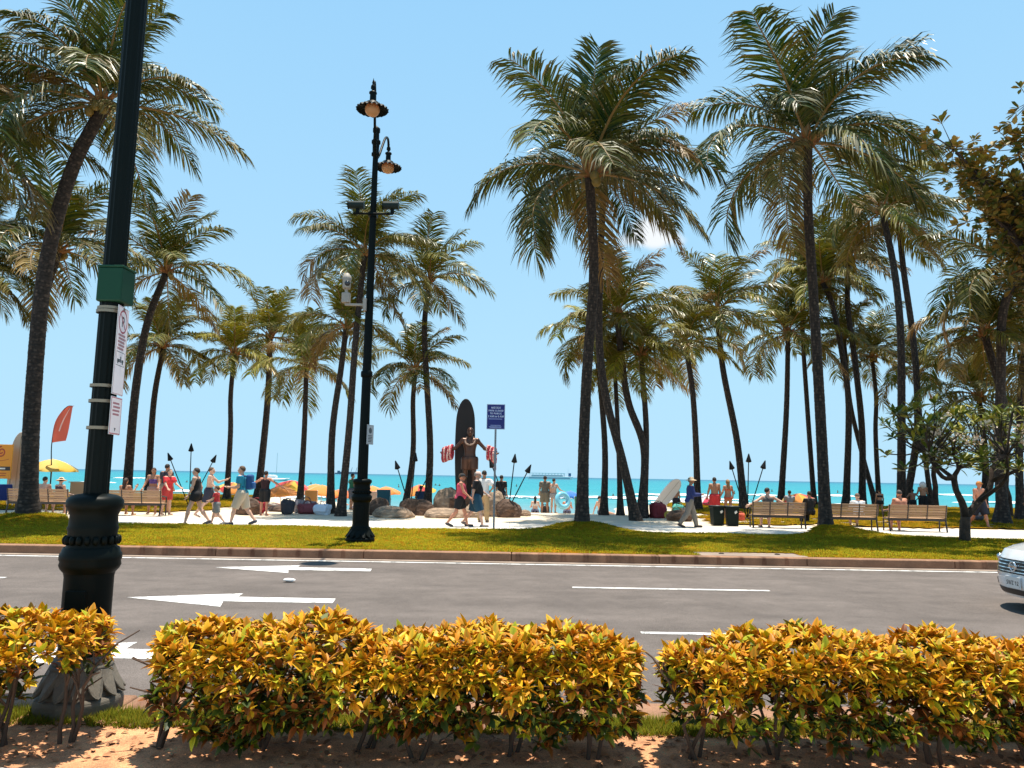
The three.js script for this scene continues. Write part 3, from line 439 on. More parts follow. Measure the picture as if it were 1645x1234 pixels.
function bushyTree(label, x, z, h, r, n, pal, sd) {
  seed(sd); const y = terrain(x, z), g = thing('shade_tree', label, 'tree', x, y, z, 0, 'low trees at the back of the lawn'), bark = branchMat, top = V(rr(-0.2, 0.2), h * 0.5, 0);
  part('trunk', limb(wiggle(V(0, -0.1, 0), top, 5, 0.06), [0.17, 0.14, 0.13, 0.12, 0.11, 0.1], 8), bark, g);
  const L = [];
  for (let k = 0; k < 9; k++) { const a = k * 2.4, e = rr(0, 1.2), end = V(0, h * 0.72, 0).add(V(Math.cos(a) * Math.cos(e) * r, Math.sin(e) * r * 0.8, Math.sin(a) * Math.cos(e) * r)), p = wiggle(top, end, 4, 0.1); part('branch', limb(p, [0.07, 0.05, 0.04, 0.03, 0.015], 6), bark, g); for (let i = 0; i < n; i++) { const s = p[1 + Math.floor(rnd() * 4)].clone().add(V(rr(-1, 1), rr(-0.6, 0.9), rr(-1, 1)).multiplyScalar(r * 0.36)); rosette(L, s, V(rr(-0.6, 0.6), 0.8, rr(-0.6, 0.6)), 7, rr(0.11, 0.19), 1.25, () => Math.floor(rnd() * 3), 1 + 0.1 * s.z); } }
  putLeaves(g, L, [leafGeo(1, 0.55, 0.2, 0.3, 0.4)], pal, 'leaf', 120);
}
bushyTree('yellow-green bushy tree behind the left half of the plumeria', 20.6, -37, 5.0, 1.7, 34, [[0.15, 0.135, 0.014], [0.22, 0.16, 0.016], [0.075, 0.085, 0.012]], 301);
bushyTree('yellow-green bushy tree at the right edge behind the plumeria', 24.8, -38, 5.2, 1.9, 34, [[0.14, 0.13, 0.014], [0.2, 0.15, 0.016], [0.07, 0.08, 0.012]], 307);

// ---------------------------------------------------------------- grass blades (nobody could count them)
{
  seed(401);
  const blade = (w, h, lean) => { const g = new THREE.BufferGeometry(), p = [], ix = []; for (let k = 0; k < 4; k++) { const a = k * 1.7 + 0.3, c = Math.cos(a), s = Math.sin(a), b = p.length / 3, ox = c * w * 1.5, oz = s * w * 1.5; p.push(ox - s * w, 0, oz + c * w, ox + s * w, 0, oz - c * w, ox + c * lean * h, h * (0.7 + 0.1 * k), oz + s * lean * h); ix.push(b, b + 1, b + 2); } g.setAttribute('position', new THREE.Float32BufferAttribute(p, 3)); g.setIndex(ix); g.computeVertexNormals(); return g; };
  const gm = new THREE.MeshPhysicalMaterial({ color: 0xffffff, roughness: 0.8, transmission: 0.3, thickness: 0, side: THREE.DoubleSide, specularIntensity: 0.1 }), m4 = new THREE.Matrix4(), q = new THREE.Quaternion(), c = new THREE.Color();
  function tufts(name, label, n, geo, spot, col) {
    const list = []; for (let i = 0; i < n * 3 && list.length < n; i++) { const s = spot(); if (s) list.push(s); }
    const im = new THREE.InstancedMesh(geo, gm, list.length); im.name = name; im.userData.kind = 'stuff'; tag(im, label, 'grass'); im.castShadow = im.receiveShadow = true;
    list.forEach(([x, y, z], i) => { const s = rr(0.6, 1.4); im.setMatrixAt(i, m4.compose(V(x, y, z), q.setFromAxisAngle(V(0, 1, 0), rr(0, 6.28)), V(s, s * rr(0.7, 1.3), s))); const k = rr(0.7, 1.3) * (0.75 + 0.5 * fbm(x * 0.8, z * 0.8, 3, 0, 2)), t = rnd(); im.setColorAt(i, c.setRGB(col[0] * k * lerp(0.7, 1.25, t), col[1] * k, col[2] * k)); });
    scene.add(im);
  }
  tufts('verge_grass', 'short yellow-green mown grass on the verge along the kerb', 90000, blade(0.007, 0.032, 1.3), () => { const x = rr(-24, 24), z = rr(-25, -16.22); return onVerge(x, z) ? [x, vergeY(x, z), z] : null; }, [0.32, 0.265, 0.010]);
  tufts('lawn_grass', 'worn yellow-green grass of the lawns beside the beach', 60000, blade(0.011, 0.06, 0.6), () => { const x = rnd() < 0.5 ? rr(-40, -12) : rr(8, 44), z = rr(-52, -27); return onLawn(x, z) ? [x, terrain(x, z) + 0.04, z] : null; }, [0.36, 0.25, 0.01]);
  tufts('strip_grass', 'narrow strip of green grass behind the near kerb', 15000, blade(0.0035, 0.05, 0.7), () => { const x = rr(-5, 5), z = -5.35 + 0.3 * rnd() ** 1.3 + 0.1 * (fbm(x * 3, 1, 2) - 0.5); return [x, 0.115, z]; }, [0.21, 0.2, 0.014]);
}
{ // stones and dry leaves on the bare earth under the hedges
  seed(431);
  const litter = new THREE.InstancedMesh(leafGeo(0.06, 0.028, 0.3, 0.8, 0.4), new THREE.MeshPhysicalMaterial({ color: 0xffffff, vertexColors: true, roughness: 0.8, side: THREE.DoubleSide }), 900), m4 = new THREE.Matrix4(), c = new THREE.Color();
  litter.name = 'leaf_litter'; litter.userData.kind = 'stuff'; tag(litter, 'dry brown fallen leaves scattered on the earth under the hedges', 'leaf litter'); litter.castShadow = litter.receiveShadow = true;
  for (let i = 0; i < 900; i++) { const s = rr(0.6, 1.3); litter.setMatrixAt(i, m4.compose(V(rr(-4, 4), 0.135, rr(-5.15, -4.45)), new THREE.Quaternion().setFromEuler(new THREE.Euler(-1.57 + rr(-0.3, 0.3), rr(-0.3, 0.3), rr(0, 6.28))), V(s, s, s))); const k = rr(0.5, 1.2); litter.setColorAt(i, c.setRGB(0.32 * k, 0.14 * k, 0.06 * k)); }
  scene.add(litter);
}

// ---------------------------------------------------------------- lamp posts
function fluted(r0, r1, h, n, depth, seg = 6) { const g = new THREE.CylinderGeometry(1, 1, h, n * 4, seg, true), p = g.attributes.position; for (let i = 0; i < p.count; i++) { const a = Math.atan2(p.getZ(i), p.getX(i)), t = p.getY(i) / h + 0.5, r = lerp(r0, r1, t) * (1 - depth * (0.5 + 0.5 * Math.cos(a * n))); p.setX(i, Math.cos(a) * r); p.setZ(i, Math.sin(a) * r); } g.computeVertexNormals(); return g.translate(0, h / 2, 0); }
function lampPost(label, x, y, z, worn, r0, r1, ringed) {
  const g = thing('street_lamp', label, 'street lamp', x, y, z, 0, 'dark green twin street lamps');
  part('plinth', lathe([[0, -0.15], [0.33, -0.15], [0.335, 0.06], [0.325, 0.09], [0.3, 0.1], [0.27, 0.105]], 8 * 4), worn, g);
  const pet = new THREE.Shape(); pet.moveTo(0, 0); pet.bezierCurveTo(0.045, 0.02, 0.066, 0.07, 0.06, 0.165); pet.lineTo(-0.06, 0.165); pet.bezierCurveTo(-0.066, 0.07, -0.045, 0.02, 0, 0);
  const petal = new THREE.ExtrudeGeometry(pet, { depth: 0.014, bevelEnabled: true, bevelSize: 0.006, bevelThickness: 0.008, bevelSegments: 2, curveSegments: 8 }); // bent round the foot cone, tip down
  { const p = petal.attributes.position; for (let i = 0; i < p.count; i++) { const t = clamp(p.getY(i) / 0.165), r = lerp(0.318, 0.236, t ** 0.8) + p.getZ(i) + 0.012 * Math.cos(p.getX(i) * 45), a = p.getX(i) / lerp(0.3, 0.25, t); p.setXYZ(i, Math.sin(a) * r, 0.108 + p.getY(i), Math.cos(a) * r); } petal.computeVertexNormals(); }
  part('foot_cone', lathe([[0.29, 0.1], [0.285, 0.12], [0.245, 0.2], [0.225, 0.26], [0.22, 0.27]], 32), worn, g);
  for (let k = 0; k < 14; k++) part('acanthus_petal', petal.clone().rotateY(k * 2 * Math.PI / 14), worn, g);
  part('foot_ring', lathe([[0.2, 0.262], [0.235, 0.27], [0.242, 0.285], [0.232, 0.3], [0.222, 0.302], [0.228, 0.318], [0.222, 0.335], [0.205, 0.34], [0.195, 0.36]], 32), worn, g);
  part('drum', lathe([[0.196, 0.35], [0.19, 0.42], [0.19, 0.88], [0.2, 0.92]], 32), M.iron, g);
  part('door_plate', rbox(0.17, 0.34, 0.02, 0.006, 0, 0.63, 0.185), M.iron, g);
  part('drum_ring', lathe([[0.19, 0.9], [0.225, 0.935], [0.238, 0.96], [0.232, 0.985], [0.24, 1.0], [0.24, 1.03], [0.225, 1.05], [0.218, 1.075], [0.208, 1.08]], 32), M.iron, g);
  for (let k = 0; k < 20; k++) { const a = k / 20 * 2 * Math.PI; part('bead', new THREE.SphereGeometry(0.026, 8, 6).scale(1, 1.25, 1).translate(Math.cos(a) * 0.202, 1.13, Math.sin(a) * 0.202), M.iron, g); }
  part('neck', lathe([[0.205, 1.07], [0.19, 1.1], [0.19, 1.19], [0.2, 1.21], [0.19, 1.23], [0.185, 1.3], [0.205, 1.34], [0.222, 1.36], [0.222, 1.4], [0.2, 1.425], [0.16, 1.44], [0.1, 1.45]], 32), M.iron, g);
  part('shaft', fluted(r0, r1, 8.3, 14, 0.09, 10).translate(0, 1.44, 0), M.iron, g);
  if (ringed) part('shaft_ring', lathe([[0.11, 3.82], [0.135, 3.84], [0.14, 3.9], [0.135, 3.96], [0.108, 3.98]], 20), M.iron, g);
  part('shaft_top', lathe([[0.067, 9.3], [0.1, 9.32], [0.1, 9.38], [0.078, 9.4], [0.085, 9.6], [0.11, 9.64], [0.11, 9.7], [0.075, 9.73], [0.07, 9.9], [0.09, 9.93], [0.09, 10.02], [0.04, 10.06], [0, 10.1]], 20), M.iron, g);
  for (const s of [-1, 1]) {
    const ax = s > 0 ? 0.2 : 0.03, c = new THREE.CatmullRomCurve3([V(0, 9.2, 0), V(ax * 0.25, 9.5, s * 0.4), V(ax * 0.5, 9.95, s * 0.8), V(ax * 0.8, 10.35, s * 1.2), V(ax, 10.42, s * 1.5), V(ax, 10.2, s * 1.62)]).getPoints(20);
    part('arm', limb(c, c.map(() => 0.032), 8), M.iron, g);
    const head = part('lamp_hood', lathe([[0, 10.86], [0.012, 10.8], [0.03, 10.74], [0.02, 10.7], [0.05, 10.66], [0.055, 10.6], [0.03, 10.57], [0.035, 10.53], [0.085, 10.51], [0.088, 10.48], [0.065, 10.46], [0.068, 10.3], [0.075, 10.28], [0.14, 10.26], [0.16, 10.22], [0.19, 10.19]], 28).translate(ax, -0.4, s * 1.62), M.iron, g);
    const sh = lathe([[0.17, 10.2], [0.2, 10.185], [0.28, 10.15], [0.345, 10.1], [0.355, 10.085], [0.34, 10.087], [0.275, 10.13], [0.17, 10.18]], 80), p = sh.attributes.position;
    for (let i = 0; i < p.count; i++) { const r = Math.hypot(p.getX(i), p.getZ(i)), a = Math.atan2(p.getZ(i), p.getX(i)), k = 1 + 0.05 * ss(0.2, 0.35, r) * Math.cos(a * 20); p.setXYZ(i, p.getX(i) * k, p.getY(i) + 0.018 * ss(0.22, 0.35, r) * Math.cos(a * 20), p.getZ(i) * k); } sh.computeVertexNormals();
    part('scalloped_shade', sh.translate(ax, -0.4, s * 1.62), M.iron, head);
    part('globe', new THREE.SphereGeometry(0.165, 24, 16).translate(ax, 9.7, s * 1.62), mat(0.8, 0.42, 0.16, 0.6, { transmission: 0.5, thickness: 0 }), head);
  }
  return g;
}
const wornStone = textured(concreteMap, concreteBump, 0.004, 0.8, [0.22, 0.2, 0.17]);
lampPost('dark street lamp close by at the left, rising out of the frame', -2.92, 0.13, -5.4, wornStone, 0.1, 0.082, false).scale.set(0.82, 1, 0.82);
lampPost('whole twin-headed street lamp on the verge across the road', -3.45, 0.19, -17.8, M.iron, 0.122, 0.062, true);
// things strapped to the near post
const plate = (w, h, t = 0.004) => rbox(w, h, t, 0.0015);
function panelSign(w, h, draw, px = 512) { const face = new THREE.PlaneGeometry(w, h); return [face, new THREE.MeshPhysicalMaterial({ map: canvasTex(px, Math.round(px * h / w), draw), roughness: 0.45 })]; }
const steel = mat(0.26, 0.21, 0.15, 0.45, { metalness: 0.7 });
function strapSign(label, x, y, z, turn, w, h, draw, straps, R, off) {
  const g = thing('parking_sign', label, 'sign', x, y, z, turn, 'small signs strapped to the lamp posts');
  part('panel', plate(w, h), mat(0.6, 0.6, 0.6, 0.4), g);
  const [f, m] = panelSign(w - 0.004, h - 0.004, draw); part('face', f.translate(0, 0, 0.0035), m, g);
  for (const s of straps) part('strap', new THREE.CylinderGeometry(R, R, 0.022, 28, 1, true).translate(0, s, -off), steel, g);
}
const rows = (c, x, y, w, n, h, gap) => { for (let i = 0; i < n; i++) c.fillRect(x + (i % 2) * w * 0.06, y + i * gap, w * (0.8 + 0.2 * hash(i, n)), h); };
strapSign('tall white no parking sign strapped high on the near lamp post', -2.835, 2.6, -5.41, Math.PI / 2 + 0.16, 0.22, 0.64, (c, w, h) => {
  c.fillStyle = '#eadfe0'; c.fillRect(0, 0, w, h); c.strokeStyle = '#b06a70'; c.lineWidth = 8; c.strokeRect(12, 12, w - 24, h - 24);
  c.fillStyle = '#22201f'; c.font = 'bold 250px sans-serif'; c.textAlign = 'center'; c.fillText('P', w / 2, 340); c.strokeStyle = '#a8404a'; c.lineWidth = 34; c.beginPath(); c.ellipse(w / 2, 250, 190, 190, 0, 0, 7); c.stroke(); c.beginPath(); c.moveTo(w / 2 - 115, 135); c.lineTo(w / 2 + 115, 365); c.stroke();
  c.fillStyle = '#a9777a'; rows(c, 70, 470, 370, 5, 40, 58); c.strokeStyle = '#222'; c.lineWidth = 10; c.strokeRect(60, 780, w - 120, 230); c.fillStyle = '#222'; c.fillRect(110, 900, 130, 55); c.fillRect(250, 850, 50, 105); c.beginPath(); c.arc(150, 960, 26, 0, 7); c.arc(370, 960, 26, 0, 7); c.fill(); c.fillRect(320, 900, 90, 50);
}, [0.28, -0.26], 0.09, 0.092);
strapSign('small red-bordered sign with an arrow under the no parking sign', -2.835, 2.13, -5.41, Math.PI / 2 + 0.16, 0.22, 0.27, (c, w, h) => {
  c.fillStyle = '#e9dcdc'; c.fillRect(0, 0, w, h); c.strokeStyle = '#b4444c'; c.lineWidth = 16; c.strokeRect(14, 14, w - 28, h - 28); c.fillStyle = '#a9656a'; rows(c, 80, 90, 350, 4, 34, 62);
  c.fillStyle = '#1c1c1c'; c.beginPath(); c.moveTo(w / 2 - 40, h - 110); c.lineTo(w / 2 + 40, h - 110); c.lineTo(w / 2, h - 45); c.fill();
}, [0.1, -0.09], 0.09, 0.092);
{ const g = thing('utility_box', 'dark green metal box clamped round the near lamp post above its signs', 'box', -2.9, 3.07, -5.4); part('case', rbox(0.18, 0.25, 0.19, 0.012), mat(0.006, 0.04, 0.02, 0.45, { specularIntensity: 0.4 }), g); part('lid', rbox(0.19, 0.016, 0.2, 0.005, 0, 0.132, 0), mat(0.007, 0.045, 0.022, 0.45, { specularIntensity: 0.4 }), g); part('strap', new THREE.CylinderGeometry(0.092, 0.092, 0.02, 24, 1, true).translate(-0.02, -0.165, 0), steel, g); }
strapSign('little grey sign strapped to the far lamp post', -3.31, 2.66, -17.79, Math.PI / 2 - 0.35, 0.3, 0.46, (c, w, h) => { c.fillStyle = '#b9bcc0'; c.fillRect(0, 0, w, h); c.strokeStyle = '#5b6066'; c.lineWidth = 10; c.strokeRect(20, 20, w - 40, h - 40); c.fillStyle = '#4a4f55'; c.beginPath(); c.arc(w / 2, 230, 120, 0, 7); c.fill(); rows(c, 90, 420, 330, 5, 34, 60); }, [0.15, -0.18], 0.116, 0.13);
{ // floodlights on a crossbar, far post
  const g = thing('floodlight_bar', 'crossbar with two dark cylindrical floodlights on the far lamp post', 'floodlights', -3.45, 8.0, -17.8);
  part('crossbar', merge([rod(V(-0.46, 0, 0.1), V(0.5, 0, 0.1), 0.028), box(0.2, 0.1, 0.2, 0, 0, 0)]), M.iron, g);
  for (const s of [-0.4, 0.44]) { part('bracket', rbox(0.09, 0.12, 0.05, 0.01, s + 0.04, 0.07, 0.1), M.iron, g); const c = part('floodlight', new THREE.CylinderGeometry(0.095, 0.1, 0.38, 20).rotateZ(Math.PI / 2).translate(s, 0.21, 0.1), mat(0.012, 0.02, 0.017, 0.5, { specularIntensity: 0.3 }), g); part('rim', new THREE.TorusGeometry(0.098, 0.012, 6, 20).rotateY(Math.PI / 2).translate(s - 0.19, 0.21, 0.1), M.iron, c); }
}
{ // camera housing on a side arm
  const g = thing('security_camera', 'beige camera housing on a side arm of the far lamp post', 'camera', -3.45, 5.75, -17.8), b = mat(0.34, 0.29, 0.235, 0.6);
  part('arm', merge([box(0.5, 0.05, 0.06, -0.32, 0, 0.08), box(0.08, 0.3, 0.22, -0.09, 0.0, 0.04)]), b, g); part('junction_box', rbox(0.19, 0.24, 0.16, 0.015, -0.55, 0.16, 0.08), b, g); part('post', rod(V(-0.55, 0.26, 0.08), V(-0.55, 0.4, 0.08), 0.04), b, g);
  part('housing', lathe([[0, 0.38], [0.08, 0.38], [0.1, 0.42], [0.1, 0.6], [0.12, 0.62], [0.1, 0.68], [0.05, 0.76], [0, 0.78]], 16).translate(-0.55, 0, 0.08), b, g); part('dome', new THREE.SphereGeometry(0.07, 14, 10).translate(-0.52, 0.5, 0.15), mat(0.03, 0.03, 0.035, 0.15), g);
}
{ // blue notice sign on a perforated post
  const g = thing('notice_sign', 'blue park closing notice on a thin steel post at the verge edge', 'sign', -0.47, 0.16, -22.8);
  part('post', merge([box(0.05, 3.75, 0.012, 0, 1.86, 0), box(0.012, 3.75, 0.04, -0.024, 1.86, -0.02), box(0.012, 3.75, 0.04, 0.024, 1.86, -0.02)]), mat(0.3, 0.3, 0.31, 0.45, { metalness: 0.6 }), g);
  const hole = new THREE.CylinderGeometry(0.009, 0.009, 0.004, 8).rotateX(Math.PI / 2), hl = []; for (let i = 0; i < 58; i++) hl.push(hole.clone().translate(0, 0.05 + i * 0.05, 0.007)); part('post_holes', merge(hl), mat(0.01, 0.01, 0.01, 0.9), g);
  part('panel', plate(0.55, 0.76, 0.008).translate(0, 3.36, 0.014), mat(0.25, 0.27, 0.35, 0.4), g);
  const [f, m] = panelSign(0.545, 0.755, (c, w, h) => {
    c.fillStyle = '#c9cfe6'; c.fillRect(0, 0, w, h); c.fillStyle = '#141c74'; c.fillRect(12, 14, w - 24, h - 28); c.fillStyle = '#e4e8fb'; c.textAlign = 'center'; c.font = 'bold 74px sans-serif';
    c.fillText('NOTICE', w / 2, 125); c.font = 'bold 66px sans-serif'; c.fillText('PARK CLOSED', w / 2, 205); c.fillText('TO PUBLIC', w / 2, 285); c.font = 'bold 72px sans-serif'; c.fillText('2 AM to 5 AM', w / 2, 370); c.fillStyle = '#aab4e4'; rows(c, 50, 410, 400, 1, 16, 40); rows(c, 110, 590, 300, 1, 16, 30); rows(c, 60, 630, 380, 2, 14, 26);
  }); part('face', f.translate(0, 3.36, 0.0195), m, g);
  for (const y of [3.08, 3.64]) part('bolt', new THREE.CylinderGeometry(0.012, 0.012, 0.008, 8).rotateX(Math.PI / 2).translate(0, y, 0.023), steel, g);
}

// ---------------------------------------------------------------- benches, bins, torches, boulders
const slatMats = [mat(0.44, 0.26, 0.14, 0.75), mat(0.38, 0.22, 0.12, 0.75), mat(0.48, 0.29, 0.165, 0.75)], benchIron = mat(0.03, 0.022, 0.02, 0.5);
function bench(label, x, z, w, turn) {
  const g = thing('park_bench', label, 'bench', x, 0.172, z, turn, 'slatted park benches facing the sea'); // back towards the road (+z)
  for (let i = 0; i < 5; i++) part('back_slat', rbox(w, 0.07, 0.032, 0.008), slatMats[i % 3], g).position.set(0, 0.5 + i * 0.083, 0.2 + i * 0.02);
  for (let i = 0; i < 5; i++) part('seat_slat', rbox(w, 0.032, 0.075, 0.008), slatMats[(i + 1) % 3], g).position.set(0, 0.43, 0.14 - i * 0.09);
  part('rear_rail', rbox(w, 0.07, 0.03, 0.006, 0, 0.385, 0.185), benchIron, g);
  [-1, -0.34, 0.34, 1].forEach((s, k) => { const end = Math.abs(s) === 1, X = s * (w / 2 - 0.03); const l = [rod(V(X, 0.4, 0.19), V(X, 0.87, 0.305), 0.02), rod(V(X, 0.4, 0.2), V(X, 0.4, -0.26), 0.02)]; if (end) l.push(rod(V(X, 0, 0.27), V(X, 0.42, 0.18), 0.028), rod(V(X, 0, -0.25), V(X, 0.63, -0.22), 0.025)); part('frame', merge(l), benchIron, g); if (end) part('armrest', limb([V(X, 0.68, 0.25), V(X, 0.67, 0.0), V(X, 0.63, -0.24)], [0.022, 0.025, 0.025], 6), benchIron, g); });
}
bench('wooden bench at far left, partly behind the thick leaning palm', -16.25, -26.6, 2.1, 0.02); bench('wooden bench beside the near lamp post with people round it', -13.1, -26.75, 2.05, 0.02);
bench('wooden bench with a man spreading his arms, right of the bins', 9.0, -25.8, 1.75, -0.1); bench('wooden bench partly behind the tallest verge palm', 11.15, -25.3, 1.75, -0.08); bench('rightmost wooden bench with a heavy bare-backed man', 13.3, -25.2, 1.85, -0.07);
function bin(label, x, z, turn) {
  const g = thing('litter_bin', label, 'litter bin', x, 0.16, z, turn, 'two dark bins side by side'), m = mat(0.006, 0.012, 0.01, 0.55, { specularIntensity: 0.3 });
  g.scale.set(0.7, 0.92, 0.7);
  const b = new RoundedBoxGeometry(0.6, 0.68, 0.6, 3, 0.05), p = b.attributes.position; for (let i = 0; i < p.count; i++) { const k = 0.86 + 0.14 * (p.getY(i) / 0.68 + 0.5); p.setX(i, p.getX(i) * k); p.setZ(i, p.getZ(i) * k); } b.computeVertexNormals();
  part('body', b.translate(0, 0.36, 0), m, g); part('rim', rbox(0.66, 0.08, 0.66, 0.025, 0, 0.7, 0), m, g); part('base', rbox(0.5, 0.05, 0.5, 0.01, 0, 0.03, 0), m, g);
  const lin = new THREE.TorusGeometry(0.3, 0.03, 6, 20).rotateX(Math.PI / 2).scale(1, 0.5, 1).translate(0, 0.735, 0); part('bin_liner', lin, mat(0.05, 0.06, 0.06, 0.4), g);
  part('paper_scrap', rbox(0.13, 0.09, 0.02, 0.008).rotateZ(0.5).translate(0.12, 0.52, 0.3), mat(0.75, 0.72, 0.65, 0.8), g);
}
bin('left of the two dark litter bins on the promenade', 7.3, -27.0, 0.1); bin('right of the two dark litter bins, nearer the bench', 7.77, -26.8, -0.06);
function torches(label, x, y, z, heads) {
  const g = thing('torch_stand', label, 'torches', x, y, z, 0, 'fans of three dark garden torches');
  part('foot', lathe([[0, 0], [0.13, 0], [0.12, 0.05], [0.05, 0.1], [0, 0.11]], 12), M.ironBlack, g);
  for (const [hx, hy, hz] of heads) {
    const e = V(hx - x, hy - y, hz), d = e.clone().normalize(), q = new THREE.Quaternion().setFromUnitVectors(V(0, 1, 0), d);
    const pole = part('torch_pole', rod(V(0, 0.03, 0), e, 0.024, 0.02), M.ironBlack, g);
    part('torch_head', lathe([[0, -0.04], [0.06, -0.03], [0.118, 0.0], [0.108, 0.04], [0.056, 0.2], [0.025, 0.31], [0, 0.34]], 16).applyQuaternion(q).translate(e.x, e.y, e.z), M.ironBlack, pole);
  }
}
torches('three dark torches fanned out on the left lawn', -13.8, 0.17, -33, [[-14.7, 2.2, 0.1], [-13.88, 2.6, 0], [-12.95, 2.15, -0.1]]);
torches('three dark torches standing in the boulders left of the statue', -3.98, 0.3, -30.7, [[-4.55, 1.98, 0], [-3.86, 2.3, 0], [-3.3, 1.75, -0.1]]);
torches('three dark torches in the rock right of the blue sign', -0.05, 0.45, -30, [[-0.72, 2.1, -0.1], [0.14, 2.3, 0], [0.66, 1.92, 0.1]]);
torches('three dark torches behind the man on the single bench', 9.6, 0.16, -31, [[9.02, 2.2, 0], [9.7, 2.5, 0], [10.28, 2.25, 0]]);
function boulder(label, x, z, r, h, dark, sd) {
  seed(sd * 13 + 5); const g = new THREE.IcosahedronGeometry(1, 5), p = g.attributes.position, v = V(), a = rr(0, 6);
  const f = (q) => { const n = fbm(q.x * 1.4 + a + 5, q.y * 1.4 + q.z * 1.9 + a, 4, 0, sd), m = fbm(q.z * 4 + a, q.x * 4 - q.y * 4, 3, 0, sd + 3); return 0.72 + 0.5 * n + 0.12 * m - 0.12 * Math.max(0, Math.sin(q.x * 3 + a) * Math.sin(q.z * 2.7)); };
  for (let i = 0; i < p.count; i++) { v.fromBufferAttribute(p, i); const k = f(v), fl = Math.max(-0.55, v.y * k); p.setXYZ(i, v.x * k * r, fl * h * 0.72 + h * 0.36, v.z * k * r * 0.8); }
  g.computeVertexNormals(); const o = new THREE.Mesh(g, dark ? M.rockDark : M.rock); o.name = numbered('boulder'); o.position.set(x, terrain(x, z) - 0.03, z); o.castShadow = o.receiveShadow = true; scene.add(o); tag(o, label, 'boulder', 'boulders round the statue');
}
[[-5.09, -30, 0.42, 0.62, 1, 'brown boulder nearest the far lamp post'], [-4.35, -28.6, 0.72, 0.42, 0, 'long flat pale boulder left of the middle torches'], [-3.95, -30.5, 0.46, 0.62, 1, 'dark split boulder holding the middle torches, left half'], [-3.45, -30.4, 0.44, 0.58, 1, 'dark split boulder holding the middle torches, right half'], [-2.5, -29, 0.78, 0.36, 0, 'low pale boulder in front of the statue'], [-2.6, -31.5, 0.62, 1.0, 0, 'tall rough boulder left of the statue'], [-1.75, -29.6, 0.66, 0.42, 0, 'flat boulder behind the walking couple'], [-0.6, -30.6, 0.5, 0.95, 0, 'tall pinkish boulder behind the sign post'], [-0.05, -30, 0.48, 0.66, 1, 'dark boulder holding the torches right of the sign'], [-1.2, -30.7, 0.6, 0.6, 0, 'pale boulder at the foot of the statue'], [0.62, -31, 0.24, 0.26, 0, 'small pale stone right of the dark boulder'], [6.55, -29.5, 0.5, 0.42, 1, 'dark stone behind the walker in the straw hat'], [-9.9, -28.9, 0.5, 0.62, 1, 'black rock beside the man in the dark tank top'], [-9.2, -31.5, 0.7, 0.3, 1, 'low dark stones at the lawn edge']].forEach(([x, z, r, h, d, l], i) => boulder(l, x, z, r, h, d, i + 1));

// ---------------------------------------------------------------- figures: one smooth skin per body from a distance field
function surfaceNet(f, lo, hi, cell) {
  const n = [0, 1, 2].map((k) => Math.max(2, Math.ceil((hi[k] - lo[k]) / cell) + 1)), [nx, ny, nz] = n, F = new Float32Array(nx * ny * nz), id = new Int32Array(nx * ny * nz).fill(-1), pos = [], idx = [];
  for (let k = 0, i = 0; k < nz; k++) for (let j = 0; j < ny; j++) for (let a = 0; a < nx; a++, i++) F[i] = f(lo[0] + a * cell, lo[1] + j * cell, lo[2] + k * cell);
  const off = [0, 1, nx, nx + 1, nx * ny, nx * ny + 1, nx * ny + nx, nx * ny + nx + 1], E = [[0, 1], [2, 3], [4, 5], [6, 7], [0, 2], [1, 3], [4, 6], [5, 7], [0, 4], [1, 5], [2, 6], [3, 7]];
  for (let k = 0; k < nz - 1; k++) for (let j = 0; j < ny - 1; j++) for (let a = 0; a < nx - 1; a++) {
    const i = a + nx * (j + ny * k); let c = 0, x = 0, y = 0, z = 0;
    for (const [p, q] of E) { const u = F[i + off[p]], v = F[i + off[q]]; if ((u < 0) === (v < 0)) continue; const t = u / (u - v); x += lerp(p & 1, q & 1, t); y += lerp((p >> 1) & 1, (q >> 1) & 1, t); z += lerp(p >> 2, q >> 2, t); c++; }
    if (c) { id[i] = pos.length / 3; pos.push(lo[0] + (a + x / c) * cell, lo[1] + (j + y / c) * cell, lo[2] + (k + z / c) * cell); }
  }
  const st = [1, nx, nx * ny];
  for (let k = 1; k < nz - 1; k++) for (let j = 1; j < ny - 1; j++) for (let a = 1; a < nx - 1; a++) {
    const i = a + nx * (j + ny * k);
    for (let d = 0; d < 3; d++) { const u = F[i], v = F[i + st[d]]; if ((u < 0) === (v < 0)) continue; const p = st[(d + 1) % 3], q = st[(d + 2) % 3], A = id[i - p - q], B = id[i - q], C = id[i], D = id[i - p]; if (A < 0 || B < 0 || C < 0 || D < 0) continue; if (u < 0) idx.push(A, B, C, A, C, D); else idx.push(A, C, B, A, D, C); }
  }
  const g = new THREE.BufferGeometry(); g.setAttribute('position', new THREE.Float32BufferAttribute(pos, 3)); g.setIndex(idx); g.computeVertexNormals(); return g;
}
const smin = (a, b, k) => { const h = clamp(0.5 + 0.5 * (b - a) / k); return lerp(b, a, h) - k * h * (1 - h); };
const cone = (a, b, ra, rb) => { const dx = b.x - a.x, dy = b.y - a.y, dz = b.z - a.z, l2 = dx * dx + dy * dy + dz * dz || 1e-9; return (x, y, z) => { const px = x - a.x, py = y - a.y, pz = z - a.z, t = clamp((px * dx + py * dy + pz * dz) / l2), ex = px - dx * t, ey = py - dy * t, ez = pz - dz * t; return Math.sqrt(ex * ex + ey * ey + ez * ez) - lerp(ra, rb, t); }; };
const union = (fs, k) => (x, y, z) => { let d = fs[0](x, y, z); for (let i = 1; i < fs.length; i++) d = smin(d, fs[i](x, y, z), k); return d; };
